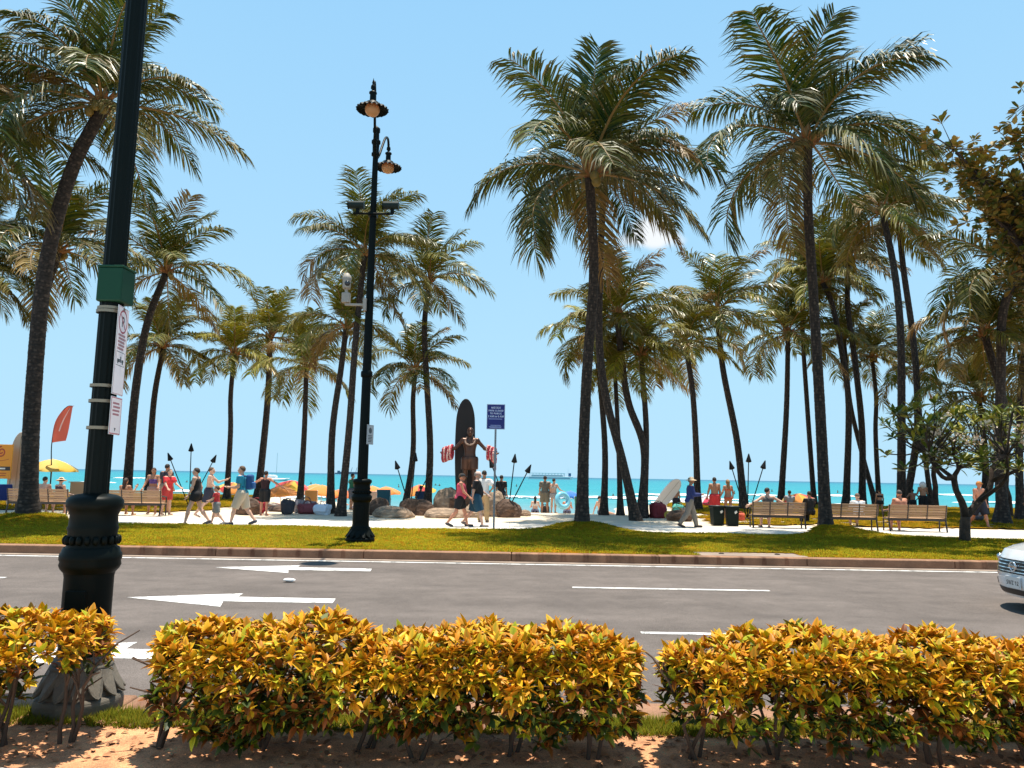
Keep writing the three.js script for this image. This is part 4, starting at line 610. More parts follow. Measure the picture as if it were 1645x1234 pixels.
function boundsOf(pts, pad) { const lo = [1e9, 1e9, 1e9], hi = [-1e9, -1e9, -1e9]; for (const p of pts) ['x', 'y', 'z'].forEach((a, k) => { lo[k] = Math.min(lo[k], p[a] - pad); hi[k] = Math.max(hi[k], p[a] + pad); }); return [lo, hi]; }
const STAND = { L: [3, 4], R: [-4, 3], aL: [4, 9, 12], aR: [2, 9, 14] }, WALK = { L: [20, 8], R: [-14, 24], aL: [-20, 8, 14], aR: [22, 8, 28], lean: 4 }, WALK2 = { L: [-15, 26], R: [18, 6], aL: [24, 8, 30], aR: [-18, 9, 12], lean: 3 }, SIT = { L: [84, 84], R: [80, 80], aL: [22, 12, 50], aR: [20, 12, 55], lean: 2 };
const SKIN = { fair: [0.62, 0.36, 0.25], tan: [0.42, 0.2, 0.11], red: [0.58, 0.24, 0.14], brown: [0.24, 0.11, 0.06] };
function figure(o) {
  const k = o.h / 1.72, fem = o.fem ? 1 : 0, gi = o.girth ?? 1, ps = { ...STAND, ...o.pose }, P = (x, y, z) => V(x * k, y * k, z * k);
  const lean = (ps.lean ?? 0) * D2R, sp = V(0, Math.cos(lean), Math.sin(lean)), hip = P(0, 0.92, 0), on = (t) => hip.clone().addScaledVector(sp, t * k);
  const J = { hip, chest: on(0.32), neck: on(0.5), head: on(0.5).add(P(0, 0.165, 0.02)) }, bones = {}, leg = {}, arm = {};
  for (const [s, n] of [[1, 'L'], [-1, 'R']]) {
    const [p, kn, ab = 4] = ps[n], a = p * D2R, b = (p - kn) * D2R, sa = Math.sin(ab * D2R) * s, h = hip.clone().add(P(0.088 * s, -0.02, 0)), knee = h.clone().add(P(sa * 0.43, -Math.cos(a) * 0.43, Math.sin(a) * 0.43)), ank = knee.clone().add(P(sa * 0.2, -Math.cos(b) * 0.42, Math.sin(b) * 0.42)), toeA = (ps.flat ?? true) && Math.abs(b) < 0.35 ? 0 : b * 0.8, toe = ank.clone().add(P(0.02 * s, -0.045 + Math.sin(toeA) * 0.15, Math.cos(toeA) * 0.17)), heel = ank.clone().add(P(0, -0.045, -0.035));
    leg[n] = { h, knee, ank, toe, heel };
    const [q, aw, el, fw] = ps['a' + n], u = q * D2R, w = aw * D2R, e = (q + el) * D2R, w2 = (fw ?? aw * 0.5) * D2R, sh = on(0.462).add(P((0.178 - fem * 0.02) * s, 0, 0)), elb = sh.clone().add(P(Math.sin(w) * s * 0.285, -Math.cos(w) * Math.cos(u) * 0.285, Math.cos(w) * Math.sin(u) * 0.285)), wr = elb.clone().add(P(Math.sin(w2) * s * 0.25, -Math.cos(w2) * Math.cos(e) * 0.25, Math.cos(w2) * Math.sin(e) * 0.25));
    arm[n] = { sh, elb, wr, s };
  }
  const c = (a, b, ra, rb, g = 1) => cone(a, b, ra * k * g, rb * k * g), torso = [], T = (x, t) => on(t).add(P(x, 0, 0));
  for (const s of [-1, 1]) torso.push(c(T(0.055 * s, 0.02), T(0.045 * s, 0.2), 0.105 + 0.012 * fem, 0.09 - 0.008 * fem, gi), c(T(0.045 * s, 0.2), T(0.08 * s - 0.012 * fem * s, 0.38), 0.09 - 0.008 * fem, 0.1, gi));
  if (gi > 1.1) torso.push(c(T(0, 0.1).add(P(0, 0, 0.06)), T(0, 0.22).add(P(0, 0, 0.05)), 0.13, 0.12, gi * 0.95));
  if (fem) for (const s of [-1, 1]) torso.push(c(T(0.07 * s, 0.34).add(P(0, 0, 0.075)), T(0.07 * s, 0.36).add(P(0, 0, 0.075)), 0.058, 0.05));
  const glute = [-1, 1].map((s) => c(leg[s > 0 ? 'L' : 'R'].h.clone().add(P(0, 0.01, -0.045)), leg[s > 0 ? 'L' : 'R'].h.clone().add(P(0, -0.05, -0.04)), 0.09, 0.085, gi)), shoulders = c(arm.L.sh, arm.R.sh, 0.062, 0.062), yoke = c(T(0, 0.44), T(0, 0.5), 0.075, 0.055), neck = c(on(0.46), J.head.clone().add(P(0, -0.03, -0.015)), 0.055, 0.05);
  const thigh = (n, g = 0) => cone(leg[n].h, leg[n].knee, (0.088 + g) * k * Math.sqrt(gi), (0.056 + g) * k), shin = (n) => [c(leg[n].knee, leg[n].knee.clone().lerp(leg[n].ank, 0.35), 0.054, 0.056), c(leg[n].knee.clone().lerp(leg[n].ank, 0.35), leg[n].ank, 0.056, 0.036)], foot = (n, g = 0) => [cone(leg[n].heel, leg[n].toe, (0.036 + g) * k, (0.03 + g) * k)], uarm = (n, g = 0) => cone(arm[n].sh, arm[n].elb, (0.053 + g) * k, (0.041 + g) * k), farm = (n) => c(arm[n].elb, arm[n].wr, 0.042, 0.027);
  const skinF = union([...torso, ...glute, shoulders, yoke, neck, thigh('L'), thigh('R'), ...shin('L'), ...shin('R'), ...foot('L'), ...foot('R'), uarm('L'), uarm('R'), farm('L'), farm('R')], 0.035 * k);
  const all = [J.head, hip, ...['L', 'R'].flatMap((n) => [...Object.values(leg[n]), arm[n].sh, arm[n].elb, arm[n].wr])], cell = (o.cell ?? 0.021) * Math.max(0.75, k), [lo, hi] = boundsOf(all, 0.15 * k * Math.max(1, gi));
  const geos = [surfaceNet(skinF, lo, hi, cell)];
  // head with brow, eye sockets, nose, mouth, chin and ears
  const hd = J.head, yaw = (ps.head ?? 0) * D2R, tilt = (ps.nod ?? 0) * D2R, cy = Math.cos(yaw), sy = Math.sin(yaw), ct = Math.cos(tilt), st = Math.sin(tilt), hk = k * (o.bigHead ?? 1);
  const toHead = (x, y, z) => { const a = (x - hd.x) / hk, b = (y - hd.y) / hk, d = (z - hd.z) / hk, u = a * cy - d * sy, w = a * sy + d * cy; return [u, b * ct + w * st, -b * st + w * ct]; };
  const ell = (p, x, y, z, a, b, d) => { const q = Math.hypot((p[0] - x) / a, (p[1] - y) / b, (p[2] - z) / d); return (q - 1) * Math.min(a, b, d); };
  const nose = cone(V(0, 0.012, 0.088), V(0, -0.022, 0.108), 0.009, 0.016), lipF = cone(V(-0.018, -0.058, 0.086), V(0.018, -0.058, 0.086), 0.008, 0.008);
  const headF = (x, y, z) => { const p = toHead(x, y, z); let d = smin(ell(p, 0, 0.02, -0.008, 0.076, 0.098, 0.096), ell(p, 0, -0.055, 0.03, 0.052, 0.06, 0.058), 0.04); for (const s of [-1, 1]) { d = Math.max(d, -smin(-d, 0.02 - Math.hypot(p[0] - 0.032 * s, p[1] - 0.006, p[2] - 0.1), -0.001) - 0.0); d = smin(d, ell(p, 0.078 * s, -0.005, -0.005, 0.014, 0.03, 0.02), 0.008); } d = smin(d, nose(...p), 0.012); d = smin(d, lipF(...p), 0.008); d = smin(d, ell(p, 0, -0.13, -0.02, 0.05, 0.07, 0.05), 0.02); return d * hk; };
  geos.push(surfaceNet(headF, [hd.x - 0.14 * hk, hd.y - 0.2 * hk, hd.z - 0.16 * hk], [hd.x + 0.14 * hk, hd.y + 0.16 * hk, hd.z + 0.16 * hk], 0.0125 * k));
  // hands: palm, four bent fingers and a thumb
  for (const n of ['L', 'R']) {
    const { elb, wr, s } = arm[n], d = wr.clone().sub(elb).normalize(), side = V(s, 0, 0).addScaledVector(d, -d.x * s).normalize(), pn = V().crossVectors(d, side).multiplyScalar(s); if (pn.length() < 0.1) pn.set(0, 0, 1); pn.normalize();
    const across = V().crossVectors(pn, d).normalize(), at = (f, a, p) => wr.clone().addScaledVector(d, f * k).addScaledVector(across, a * k).addScaledVector(pn, p * k), hb = [cone(at(0.0, 0, 0), at(0.05, 0, 0), 0.027 * k, 0.034 * k), cone(at(0.03, -0.022, 0), at(0.085, -0.026, 0.004), 0.018 * k, 0.014 * k), cone(at(0.03, 0.022, 0), at(0.085, 0.026, 0.004), 0.018 * k, 0.014 * k)];
    [[-0.03, 0.058], [-0.011, 0.074], [0.01, 0.078], [0.03, 0.068]].forEach(([a, l]) => hb.push(cone(at(0.085, a, 0.003), at(0.085 + l * 0.5, a * 1.1, 0.012), 0.0095 * k, 0.009 * k), cone(at(0.085 + l * 0.5, a * 1.1, 0.012), at(0.085 + l * 0.88, a * 1.1, 0.036), 0.009 * k, 0.0075 * k)));
    hb.push(cone(at(0.025, 0.03, 0.005), at(0.06, 0.058, 0.02), 0.013 * k, 0.011 * k), cone(at(0.06, 0.058, 0.02), at(0.09, 0.06, 0.034), 0.011 * k, 0.008 * k));
    const [l, h] = boundsOf([at(0, 0, 0), at(0.19, 0.07, 0.05), at(0.19, -0.07, -0.03), at(0.02, 0.07, 0), at(0.02, -0.06, 0)], 0.03 * k); geos.push(surfaceNet(union(hb, 0.008 * k), l, h, 0.0085 * k));
  }
  const body = merge(geos), cloth = [], cut = (f, p, d) => (x, y, z) => Math.max(f(x, y, z), (x - p.x) * d.x + (y - p.y) * d.y + (z - p.z) * d.z), add = (name, f, col, rough = 0.85, pad = 0.17) => { const [a, b] = boundsOf(all, pad * k * Math.max(1, gi)); cloth.push([name, surfaceNet(f, a, b, cell), mat(...col, rough)]); }, grow = (f, g) => (x, y, z) => f(x, y, z) - g * k;
  const t = o.top, b = o.bottom;
  if (t) {
    const fs = [...torso, ...(t.sleeve ? [shoulders, yoke] : [])]; if (t.sleeve) for (const n of ['L', 'R']) { const e = arm[n].sh.clone().lerp(arm[n].elb, Math.min(1, t.sleeve)), dd = arm[n].elb.clone().sub(arm[n].sh).normalize(); fs.push(t.sleeve > 1 ? union([uarm(n, 0.008), cut(farm(n), arm[n].elb.clone().lerp(arm[n].wr, 0.93), arm[n].wr.clone().sub(arm[n].elb).normalize())], 0.02) : cut(uarm(n, 0.012), e, dd)); } else for (const s of [-1, 1]) fs.push(c(T(0.085 * s, 0.36), T(0.085 * s, 0.47), 0.062, 0.05));
    if (t.hem < 0.02) fs.push(...glute);
    let f = cut(grow(union(fs, 0.03 * k), 0.014 + (t.loose ?? 0)), on(t.hem ?? 0), sp.clone().negate()); f = cut(f, on(t.neck ?? 0.5), sp); add(t.name ?? 'shirt', f, t.c);
  }
  if (b) {
    const fs = [...torso.slice(0, 1), ...torso.slice(2, 3), ...glute]; for (const n of ['L', 'R']) { if (b.len > 1) fs.push(thigh(n, 0.014), ...shin(n).map((q) => cut(grow(q, 0.018), leg[n].ank, leg[n].ank.clone().sub(leg[n].knee).normalize()))); else if (b.len > 0.1) fs.push(cut(thigh(n, 0.016 + (b.loose ?? 0.012)), leg[n].h.clone().lerp(leg[n].knee, b.len), leg[n].knee.clone().sub(leg[n].h).normalize())); }
    let f = cut(grow(union(fs, 0.03 * k), 0.016), on(b.waist ?? 0.1), sp); if (b.len <= 0.1) f = cut(f, on(-0.09), sp.clone().negate()); add(b.name ?? 'shorts', f, b.c);
  }
  if (o.shoes) { const f = union([...foot('L', 0.012), ...foot('R', 0.012)], 0.01); add('shoes', (x, y, z) => f(x, y, z), o.shoes, 0.6); }
  if (o.hair) {
    const hf = (x, y, z) => { const p = toHead(x, y, z); let d = ell(p, 0, 0.026, -0.014, 0.086, 0.103, 0.104); d = Math.max(d, -(p[1] - 0.03 + 0.9 * -p[2] - 0.005) * 0.7, p[1] < -0.08 ? 0.02 : -1); if (o.long) d = smin(d, cone(V(0, 0, -0.07), V(0, -0.26, -0.1), 0.07, 0.045)(...p), 0.03); return d * hk; };
    cloth.push(['hair', surfaceNet(hf, [hd.x - 0.2 * k, hd.y - 0.36 * k, hd.z - 0.22 * k], [hd.x + 0.2 * k, hd.y + 0.17 * k, hd.z + 0.2 * k], 0.0135 * k), mat(...o.hair, 0.7)]);
  }
  const put = (g) => g.scale(hk, hk, hk).rotateX(tilt).rotateY(yaw).translate(hd.x, hd.y, hd.z);
  if (o.hat === 'straw') cloth.push(['straw_hat', put(lathe([[0, 0.135], [0.05, 0.13], [0.085, 0.1], [0.094, 0.05], [0.15, 0.035], [0.185, 0.015], [0.184, 0.008], [0.14, 0.026], [0.088, 0.04], [0.08, 0.09], [0, 0.12]], 24)), mat(0.72, 0.52, 0.33, 0.9)]);
  if (o.hat && o.hat !== 'straw') cloth.push(['cap', put(merge([lathe([[0, 0.128], [0.045, 0.122], [0.082, 0.09], [0.092, 0.045], [0.09, 0.03], [0.08, 0.04], [0, 0.115]], 22).scale(1, 1, 1.1), new THREE.CylinderGeometry(0.075, 0.078, 0.008, 18, 1, false, -1.5, 3).scale(1, 1, 1.3).rotateX(0.12).translate(0, 0.036, 0.075)])), mat(...o.hat, 0.85)]);
  let low = 1e9; for (const n of ['L', 'R']) low = Math.min(low, leg[n].toe.y - 0.03 * k, leg[n].heel.y - 0.036 * k);
  return { body, cloth, low, hip, J, arm, k };
}
function person(label, x, z, face, o) {
  const f = figure(o), y = (o.y ?? terrain(x, z)) - (o.seat ? f.hip.y - o.seat - 0.1 * f.k : f.low) + (o.seat ? 0 : 0.0), g = thing('person', label, 'person', x, y, z, face * D2R, o.group);
  part('body', f.body, mat(...(SKIN[o.skin ?? 'fair']), 0.55), g); for (const [n, geo, m] of f.cloth) part(n, geo, m, g);
  return [g, f];
}
const dark = [0.012, 0.011, 0.012], hairD = [0.02, 0.012, 0.008], hairB = [0.10, 0.05, 0.022], W = 0.172;
// on the promenade (facing: 90 = towards the right, -90 = towards the left, 180 = towards the sea)
person('woman in a black tank top and shorts walking left, holding a child by the hand', -9.2, -22.45, -88, { h: 1.68, fem: 1, y: W, pose: { ...WALK, aL: [6, 10, 18], aR: [-16, 16, 22, 14] }, top: { c: dark, hem: 0.0, neck: 0.47 }, bottom: { c: [0.015, 0.013, 0.014], len: 0.4 }, hair: [0.04, 0.025, 0.018], shoes: [0.05, 0.05, 0.06], skin: 'fair' });
person('child in a red shirt stepping left beside the woman in black', -8.7, -22.75, -85, { h: 1.14, bigHead: 1.2, y: W, pose: { ...WALK2, aR: [40, 20, 24] }, top: { c: [0.55, 0.04, 0.045], sleeve: 0.55, hem: -0.02 }, bottom: { c: [0.2, 0.2, 0.19], len: 0.85, loose: 0.02 }, hair: hairB, shoes: [0.3, 0.28, 0.28], skin: 'fair' });
person('bare-chested man behind the child, carrying a striped towel', -10.35, -26.3, 100, { h: 1.72, y: W, pose: { ...WALK, aL: [50, 12, 60] }, bottom: { c: [0.03, 0.03, 0.05], len: 0.9 }, hair: hairB, skin: 'fair' });
{ const [g, f] = person('man in a blue shirt with a blue backpack walking left', -8.02, -22.9, -90, { h: 1.76, y: W, pose: { ...WALK, aL: [4, 8, 84], aR: [0, 8, 80] }, top: { c: [0.02, 0.27, 0.42], sleeve: 0.6, hem: -0.03, loose: 0.01 }, bottom: { c: [0.55, 0.45, 0.34], len: 1.0, loose: 0.03 }, hair: hairB, shoes: [0.03, 0.035, 0.06], skin: 'fair' });
  const p = f.J.chest, pack = thing('backpack', 'blue backpack on the back of the man in the blue shirt', 'backpack', g.position.x, g.position.y, g.position.z, g.rotation.y);
  part('bag', rbox(0.3, 0.46, 0.18, 0.07, p.x, p.y, p.z - 0.24), mat(0.01, 0.07, 0.22, 0.7), pack); part('pocket', rbox(0.24, 0.2, 0.08, 0.035, p.x, p.y - 0.1, p.z - 0.35), mat(0.015, 0.1, 0.3, 0.7), pack); for (const s of [-1, 1]) part('shoulder_strap', limb([V(p.x + 0.1 * s, p.y + 0.16, p.z - 0.16), V(p.x + 0.11 * s, p.y + 0.2, p.z), V(p.x + 0.12 * s, p.y + 0.06, p.z + 0.13), V(p.x + 0.14 * s, p.y - 0.16, p.z - 0.1)], [0.022, 0.022, 0.022, 0.02], 6), mat(0.01, 0.05, 0.16, 0.7), pack); }
person('sunburnt man in a dark tank top and shorts with both arms held out', -9.1, -28.4, 175, { h: 1.62, y: 0.15, pose: { aL: [12, 62, 12, 58], aR: [12, 58, 14, 52] }, top: { c: [0.03, 0.008, 0.01], hem: 0.0, neck: 0.47 }, bottom: { c: dark, len: 0.9, loose: 0.02 }, hair: hairD, skin: 'red' });
person('person in a pink tank top and dark cap walking right', -1.55, -23.7, 88, { h: 1.65, fem: 1, girth: 1.12, y: W, pose: WALK, top: { c: [0.68, 0.08, 0.13], hem: -0.03, neck: 0.47, loose: 0.01 }, bottom: { c: dark, len: 0.75 }, hair: hairB, hat: [0.02, 0.02, 0.022], shoes: [0.05, 0.04, 0.04], skin: 'red' });
person('man in a black shirt, pale cap and dark blue plaid shorts walking right', -1.06, -23.85, 88, { h: 1.72, girth: 1.15, y: W, pose: WALK2, top: { c: dark, sleeve: 0.75, hem: -0.08, loose: 0.012 }, bottom: { c: [0.012, 0.06, 0.10], len: 0.98, loose: 0.045 }, hair: [0.3, 0.26, 0.22], hat: [0.74, 0.5, 0.42], shoes: [0.2, 0.17, 0.16], skin: 'fair' });
person('man in a white shirt and khaki trousers facing the statue, hand on hip', -0.9, -26.2, 172, { h: 1.74, y: W, pose: { aL: [-22, 42, 62, -38], aR: [-20, 40, 60, -36] }, top: { c: [0.74, 0.7, 0.66], sleeve: 0.7, hem: -0.04, loose: 0.012 }, bottom: { c: [0.48, 0.3, 0.14], len: 2 }, hair: hairD, shoes: [0.2, 0.12, 0.07], skin: 'tan' });
person('person in dark clothes standing behind the notice post', -0.38, -32.4, 165, { h: 1.62, top: { c: dark, sleeve: 0.7, hem: -0.05 }, bottom: { c: [0.02, 0.025, 0.04], len: 0.9 }, hair: hairD, skin: 'tan', pose: {} });
person('man in a grey shirt and olive shorts, of the couple by the water', 1.62, -35.6, 176, { h: 1.7, top: { c: [0.13, 0.12, 0.10], sleeve: 0.6, hem: -0.05, loose: 0.01 }, bottom: { c: [0.17, 0.15, 0.11], len: 0.95, loose: 0.03 }, hair: hairD, skin: 'tan', pose: { aL: [10, 12, 20] } });
{ person('woman in a swimsuit holding a pale blue swim ring', 2.02, -35.4, 150, { h: 1.58, fem: 1, top: { name: 'swimsuit_top', c: [0.4, 0.36, 0.33], hem: 0.27, neck: 0.4 }, bottom: { name: 'swimsuit', c: [0.3, 0.3, 0.32], len: 0.35, waist: 0.05 }, hair: hairD, skin: 'fair', pose: { aR: [20, 30, 50] } });
  const o = new THREE.Mesh(new THREE.TorusGeometry(0.3, 0.115, 14, 32).rotateY(0.5).rotateX(-0.25), mat(0.22, 0.6, 0.78, 0.25)); o.name = 'swim_ring'; o.position.set(2.42, 0.68, -35.15); o.castShadow = true; scene.add(o); tag(o, 'pale blue inflatable swim ring held by the woman in the swimsuit', 'swim ring'); }
person('walker in a straw hat, navy long-sleeved shirt and grey trousers', 5.92, -25.2, 86, { h: 1.66, y: W, pose: { ...WALK, aL: [18, 10, 74], aR: [14, 10, 80] }, top: { c: [0.018, 0.03, 0.13], sleeve: 2, hem: -0.08, loose: 0.012 }, bottom: { c: [0.2, 0.17, 0.14], len: 2 }, hair: hairD, hat: 'straw', shoes: [0.05, 0.035, 0.03], skin: 'tan' });
person('bare-backed man in red shorts standing behind the bins', 8.4, -31.4, 178, { h: 1.68, pose: { aL: [8, 14, 14] }, bottom: { c: [0.6, 0.04, 0.045], len: 0.85, loose: 0.02 }, hair: hairD, skin: 'tan' });
person('woman in a small bikini standing right of the bare-backed man', 8.92, -31.3, 190, { h: 1.6, fem: 1, pose: { aL: [-10, 26, 40], aR: [10, 24, 30] }, top: { name: 'bikini_top', c: [0.5, 0.12, 0.06], hem: 0.31, neck: 0.37 }, bottom: { name: 'bikini', c: [0.5, 0.1, 0.05], len: 0, waist: 0.02 }, hair: [0.3, 0.17, 0.07], long: 1, skin: 'tan' });
person('man in a grey tank top on the bench with both arms along its back', 8.75, -25.95, 176, { h: 1.74, y: 0.172, seat: 0.44, pose: { ...SIT, aL: [-30, 56, 8, 60], aR: [-30, 56, 8, 60], head: -55 }, top: { c: [0.09, 0.09, 0.085], hem: 0.0, neck: 0.47 }, bottom: { c: dark, len: 0.95 }, hair: hairD, shoes: dark, skin: 'fair' });
person('heavy bare-backed man sitting on the rightmost bench', 12.95, -25.35, 180, { h: 1.75, girth: 1.32, y: 0.172, seat: 0.44, pose: { ...SIT, lean: 8, nod: 14 }, bottom: { c: [0.12, 0.09, 0.08], len: 0.9 }, hair: [0.08, 0.06, 0.05], skin: 'red' });
person('person in a white shirt sitting beyond the gap between the right benches', 12.55, -27.6, 180, { h: 1.62, y: 0.15, seat: 0.36, pose: { ...SIT, nod: 20 }, top: { c: [0.72, 0.74, 0.78], sleeve: 0.7, hem: -0.05, loose: 0.02 }, bottom: { c: [0.1, 0.1, 0.14], len: 0.9 }, hair: [0.16, 0.10, 0.07], skin: 'fair' });
person('small girl in a black swimsuit between the right benches', 17.6, -36.4, 170, { h: 1.25, fem: 0, pose: {}, top: { name: 'swimsuit', c: dark, hem: 0.28, neck: 0.42 }, bottom: { name: 'swim_bottom', c: dark, len: 0.25 }, hair: hairD, skin: 'tan' });
person('slim child with elbows out left of the man with the towel', 19.6, -37.2, 175, { h: 1.3, pose: { aL: [-14, 44, 50, -30], aR: [-14, 44, 50, -30] }, bottom: { c: dark, len: 0.7 }, hair: hairD, skin: 'brown' });
{ person('bare-backed man with a white towel over his head', 20.1, -37.2, 178, { h: 1.66, pose: { aL: [10, 14, 70], aR: [10, 14, 70] }, bottom: { c: dark, len: 0.9, loose: 0.02 }, skin: 'tan' });
  const o = new THREE.Mesh(new THREE.SphereGeometry(0.15, 18, 12).scale(1, 1.15, 1.05), mat(0.8, 0.76, 0.74, 0.95)), p = o.geometry.attributes.position; for (let i = 0; i < p.count; i++) { const n = 1 + 0.22 * (fbm(p.getX(i) * 18 + 4, p.getY(i) * 14 + p.getZ(i) * 15, 3) - 0.5); p.setXYZ(i, p.getX(i) * n, p.getY(i) * n, p.getZ(i) * n); } o.geometry.computeVertexNormals(); o.name = 'towel'; o.position.set(20.1, 1.66, -37.18); o.castShadow = true; scene.add(o); tag(o, 'white towel wrapped over the head of the bare-backed man', 'towel'); }
person('bare-chested man with an orange hat and dark shorts walking by the plumeria', 17.35, -28.3, 8, { h: 1.72, pose: { ...WALK, aL: [-6, 12, 20], aR: [8, 14, 20] }, bottom: { c: [0.015, 0.017, 0.03], len: 1.0, loose: 0.035 }, hair: [0.5, 0.2, 0.05], hat: [0.72, 0.26, 0.05], skin: 'red' });
person('dark-clothed person at the right edge beside the palm trunks', 20.9, -30.6, 150, { h: 1.74, top: { c: [0.12, 0.06, 0.04], sleeve: 0.7, hem: -0.05 }, bottom: { c: [0.1, 0.06, 0.045], len: 1 }, hair: hairD, skin: 'tan', pose: {} });
person('person resting on the grass under the right palms', 20.3, -33.2, -70, { h: 1.66, seat: 0.05, y: 0.19, pose: { ...SIT, L: [86, 30], R: [70, 70], lean: -24 }, top: { c: [0.3, 0.28, 0.3], sleeve: 0.7, hem: -0.03 }, bottom: { c: [0.1, 0.1, 0.12], len: 0.9 }, hair: hairD, skin: 'tan' });
// round the left benches
person('bare-shouldered woman sitting on the second bench', -13.55, -26.9, 178, { h: 1.64, fem: 1, y: 0.172, seat: 0.44, pose: { ...SIT, aR: [40, 10, 100], nod: 8 }, top: { name: 'swimsuit_top', c: [0.5, 0.4, 0.36], hem: 0.2, neck: 0.33 }, bottom: { c: [0.2, 0.12, 0.1], len: 0.6 }, hair: [0.05, 0.022, 0.012], long: 1, skin: 'tan' });
person('woman in a purple strapless top standing behind the second bench', -12.95, -27.75, 10, { h: 1.66, fem: 1, y: 0.16, pose: { aL: [20, 16, 40], aR: [12, 20, 30], nod: 14, lean: 8 }, top: { name: 'strapless_top', c: [0.12, 0.07, 0.28], hem: 0.2, neck: 0.37 }, bottom: { c: [0.45, 0.3, 0.24], len: 0.7 }, hair: [0.06, 0.03, 0.02], long: 1, skin: 'tan' });
person('woman in a red shirt leaning on the end of the second bench', -12.3, -27.45, 60, { h: 1.62, fem: 1, y: 0.16, pose: { aL: [34, 10, 26], aR: [26, 14, 26], lean: 8 }, top: { c: [0.62, 0.03, 0.04], sleeve: 0.6, hem: -0.06, loose: 0.01 }, bottom: { c: [0.5, 0.05, 0.05], len: 0.8 }, hair: hairB, skin: 'fair' });
person('man with a dark shirt and pack behind the woman in purple', -13.15, -29.2, 170, { h: 1.82, y: 0.15, top: { c: [0.03, 0.03, 0.045], sleeve: 0.7, hem: -0.04 }, bottom: { c: [0.25, 0.2, 0.15], len: 0.95 }, hair: hairD, skin: 'tan', pose: {} });
person('dark-haired person sitting on the first bench beside the leaning palm', -16.3, -26.75, 178, { h: 1.64, y: 0.172, seat: 0.44, pose: SIT, bottom: { c: [0.3, 0.24, 0.2], len: 0.9 }, hair: hairD, skin: 'fair' });
person('woman in a sun hat and flowered top on the first bench', -15.75, -26.75, 165, { h: 1.6, fem: 1, y: 0.172, seat: 0.44, pose: { ...SIT, head: 40, nod: 10 }, top: { c: [0.1, 0.05, 0.06], hem: 0.0, neck: 0.46 }, bottom: { c: [0.1, 0.08, 0.09], len: 0.8 }, hair: hairD, hat: 'straw', skin: 'fair' });
// on the sand
const SITSAND = { L: [64, 108], R: [70, 116], aL: [30, 14, 50], aR: [26, 14, 55], lean: 6 }, SITFLAT = { L: [82, 6], R: [86, 10], aL: [-20, 14, 6], aR: [-24, 16, 6], lean: -14 };
const sitter = (l, x, z, f, o) => person(l, x, z, f, { h: 1.66, seat: 0.02, cell: 0.027, pose: SITSAND, skin: 'tan', hair: hairD, bottom: { c: [0.1, 0.1, 0.16], len: 0.5 }, ...o });
sitter('woman sitting on the sand left of the couple with the swim ring', 1.3, -39.5, 175, { fem: 1, top: { name: 'swimsuit_top', c: [0.6, 0.55, 0.5], hem: 0.25, neck: 0.38 }, long: 1, skin: 'fair' });
sitter('bare-backed person sitting on the sand under the blue umbrella', 2.95, -39.5, 178, { skin: 'red' });
sitter('pale sitter between the thin palm trunks right of centre', 4.35, -36.5, 120, { skin: 'fair', pose: SITFLAT });
sitter('person sitting in the shade of the red and yellow umbrella at the right', 13.4, -36.6, 178, { top: { c: [0.3, 0.3, 0.32], sleeve: 0.6, hem: 0 }, seat: 0.3 });
sitter('black-clothed person sitting near the tallest verge palm', 11.6, -29.6, 190, { top: { c: dark, sleeve: 2, hem: -0.04 }, bottom: { c: dark, len: 2 }, seat: 0.36, pose: SIT, cell: 0.021 });
sitter('person in dark blue sitting behind the middle torches', -4.1, -35, 178, { top: { c: [0.02, 0.04, 0.09], sleeve: 0.6, hem: 0 }, seat: 0.3 });
sitter('dark sitter on the sand beside the red and white umbrella', 11.2, -42, 200, { top: { c: dark, sleeve: 0.6, hem: 0 } });
sitter('pink sunbather sitting among the orange umbrellas', -9.3, -42, 170, { skin: 'red', fem: 1, top: { name: 'swimsuit_top', c: [0.6, 0.5, 0.45], hem: 0.25, neck: 0.38 } });
sitter('sunbather in white among the orange umbrellas', -8.4, -41.5, 185, { skin: 'fair', top: { c: [0.7, 0.68, 0.66], sleeve: 0.5, hem: 0 } });
person('man in a green shirt standing behind the swollen palm trunk', -7.45, -36, 130, { h: 1.68, top: { c: [0.012, 0.12, 0.06], sleeve: 0.6, hem: -0.04 }, bottom: { c: [0.1, 0.1, 0.12], len: 0.95 }, hair: hairD, skin: 'tan', cell: 0.025, pose: {} });
person('boy standing beside the white surfboard', 8.35, -38.5, 170, { h: 1.4, bottom: { c: [0.02, 0.02, 0.03], len: 0.95, loose: 0.02 }, hair: hairB, skin: 'tan', cell: 0.025, pose: { aL: [20, 30, 60] } });
// swimmers far out, a few pixels each
{
  const f = figure({ h: 1.7, pose: { aL: [20, 50, 20], aR: [30, 40, 30] }, cell: 0.05, skin: 'tan', hair: hairD });
  [[13.8, -280.8], [78.4, -480], [69.3, -242.8], [98.2, -316.8], [-8.4, -99.3], [-45.1, -150], [-25.3, -173], [-20.9, -213.8], [1.8, -216.6], [15.3, -113.5], [30, -171], [70.1, -204.6], [97.1, -270], [-51.4, -197], [-81.7, -193], [86.6, -202], [-50, -236], [21, -118], [47, -160], [34, -140], [-22, -200], [-23.5, -208], [-19, -205]].forEach(([x, z], i) => {
    const g = thing('swimmer', 'tiny dark figure of a bather standing in the turquoise sea', 'person', x, SEA - rr(0.9, 1.15), z, i * 1.3, 'bathers far out in the sea'); part('body', f.body, mat(...SKIN.brown, 0.6), g); part('hair', f.cloth[0][1], mat(...hairD, 0.7), g);
  });
}

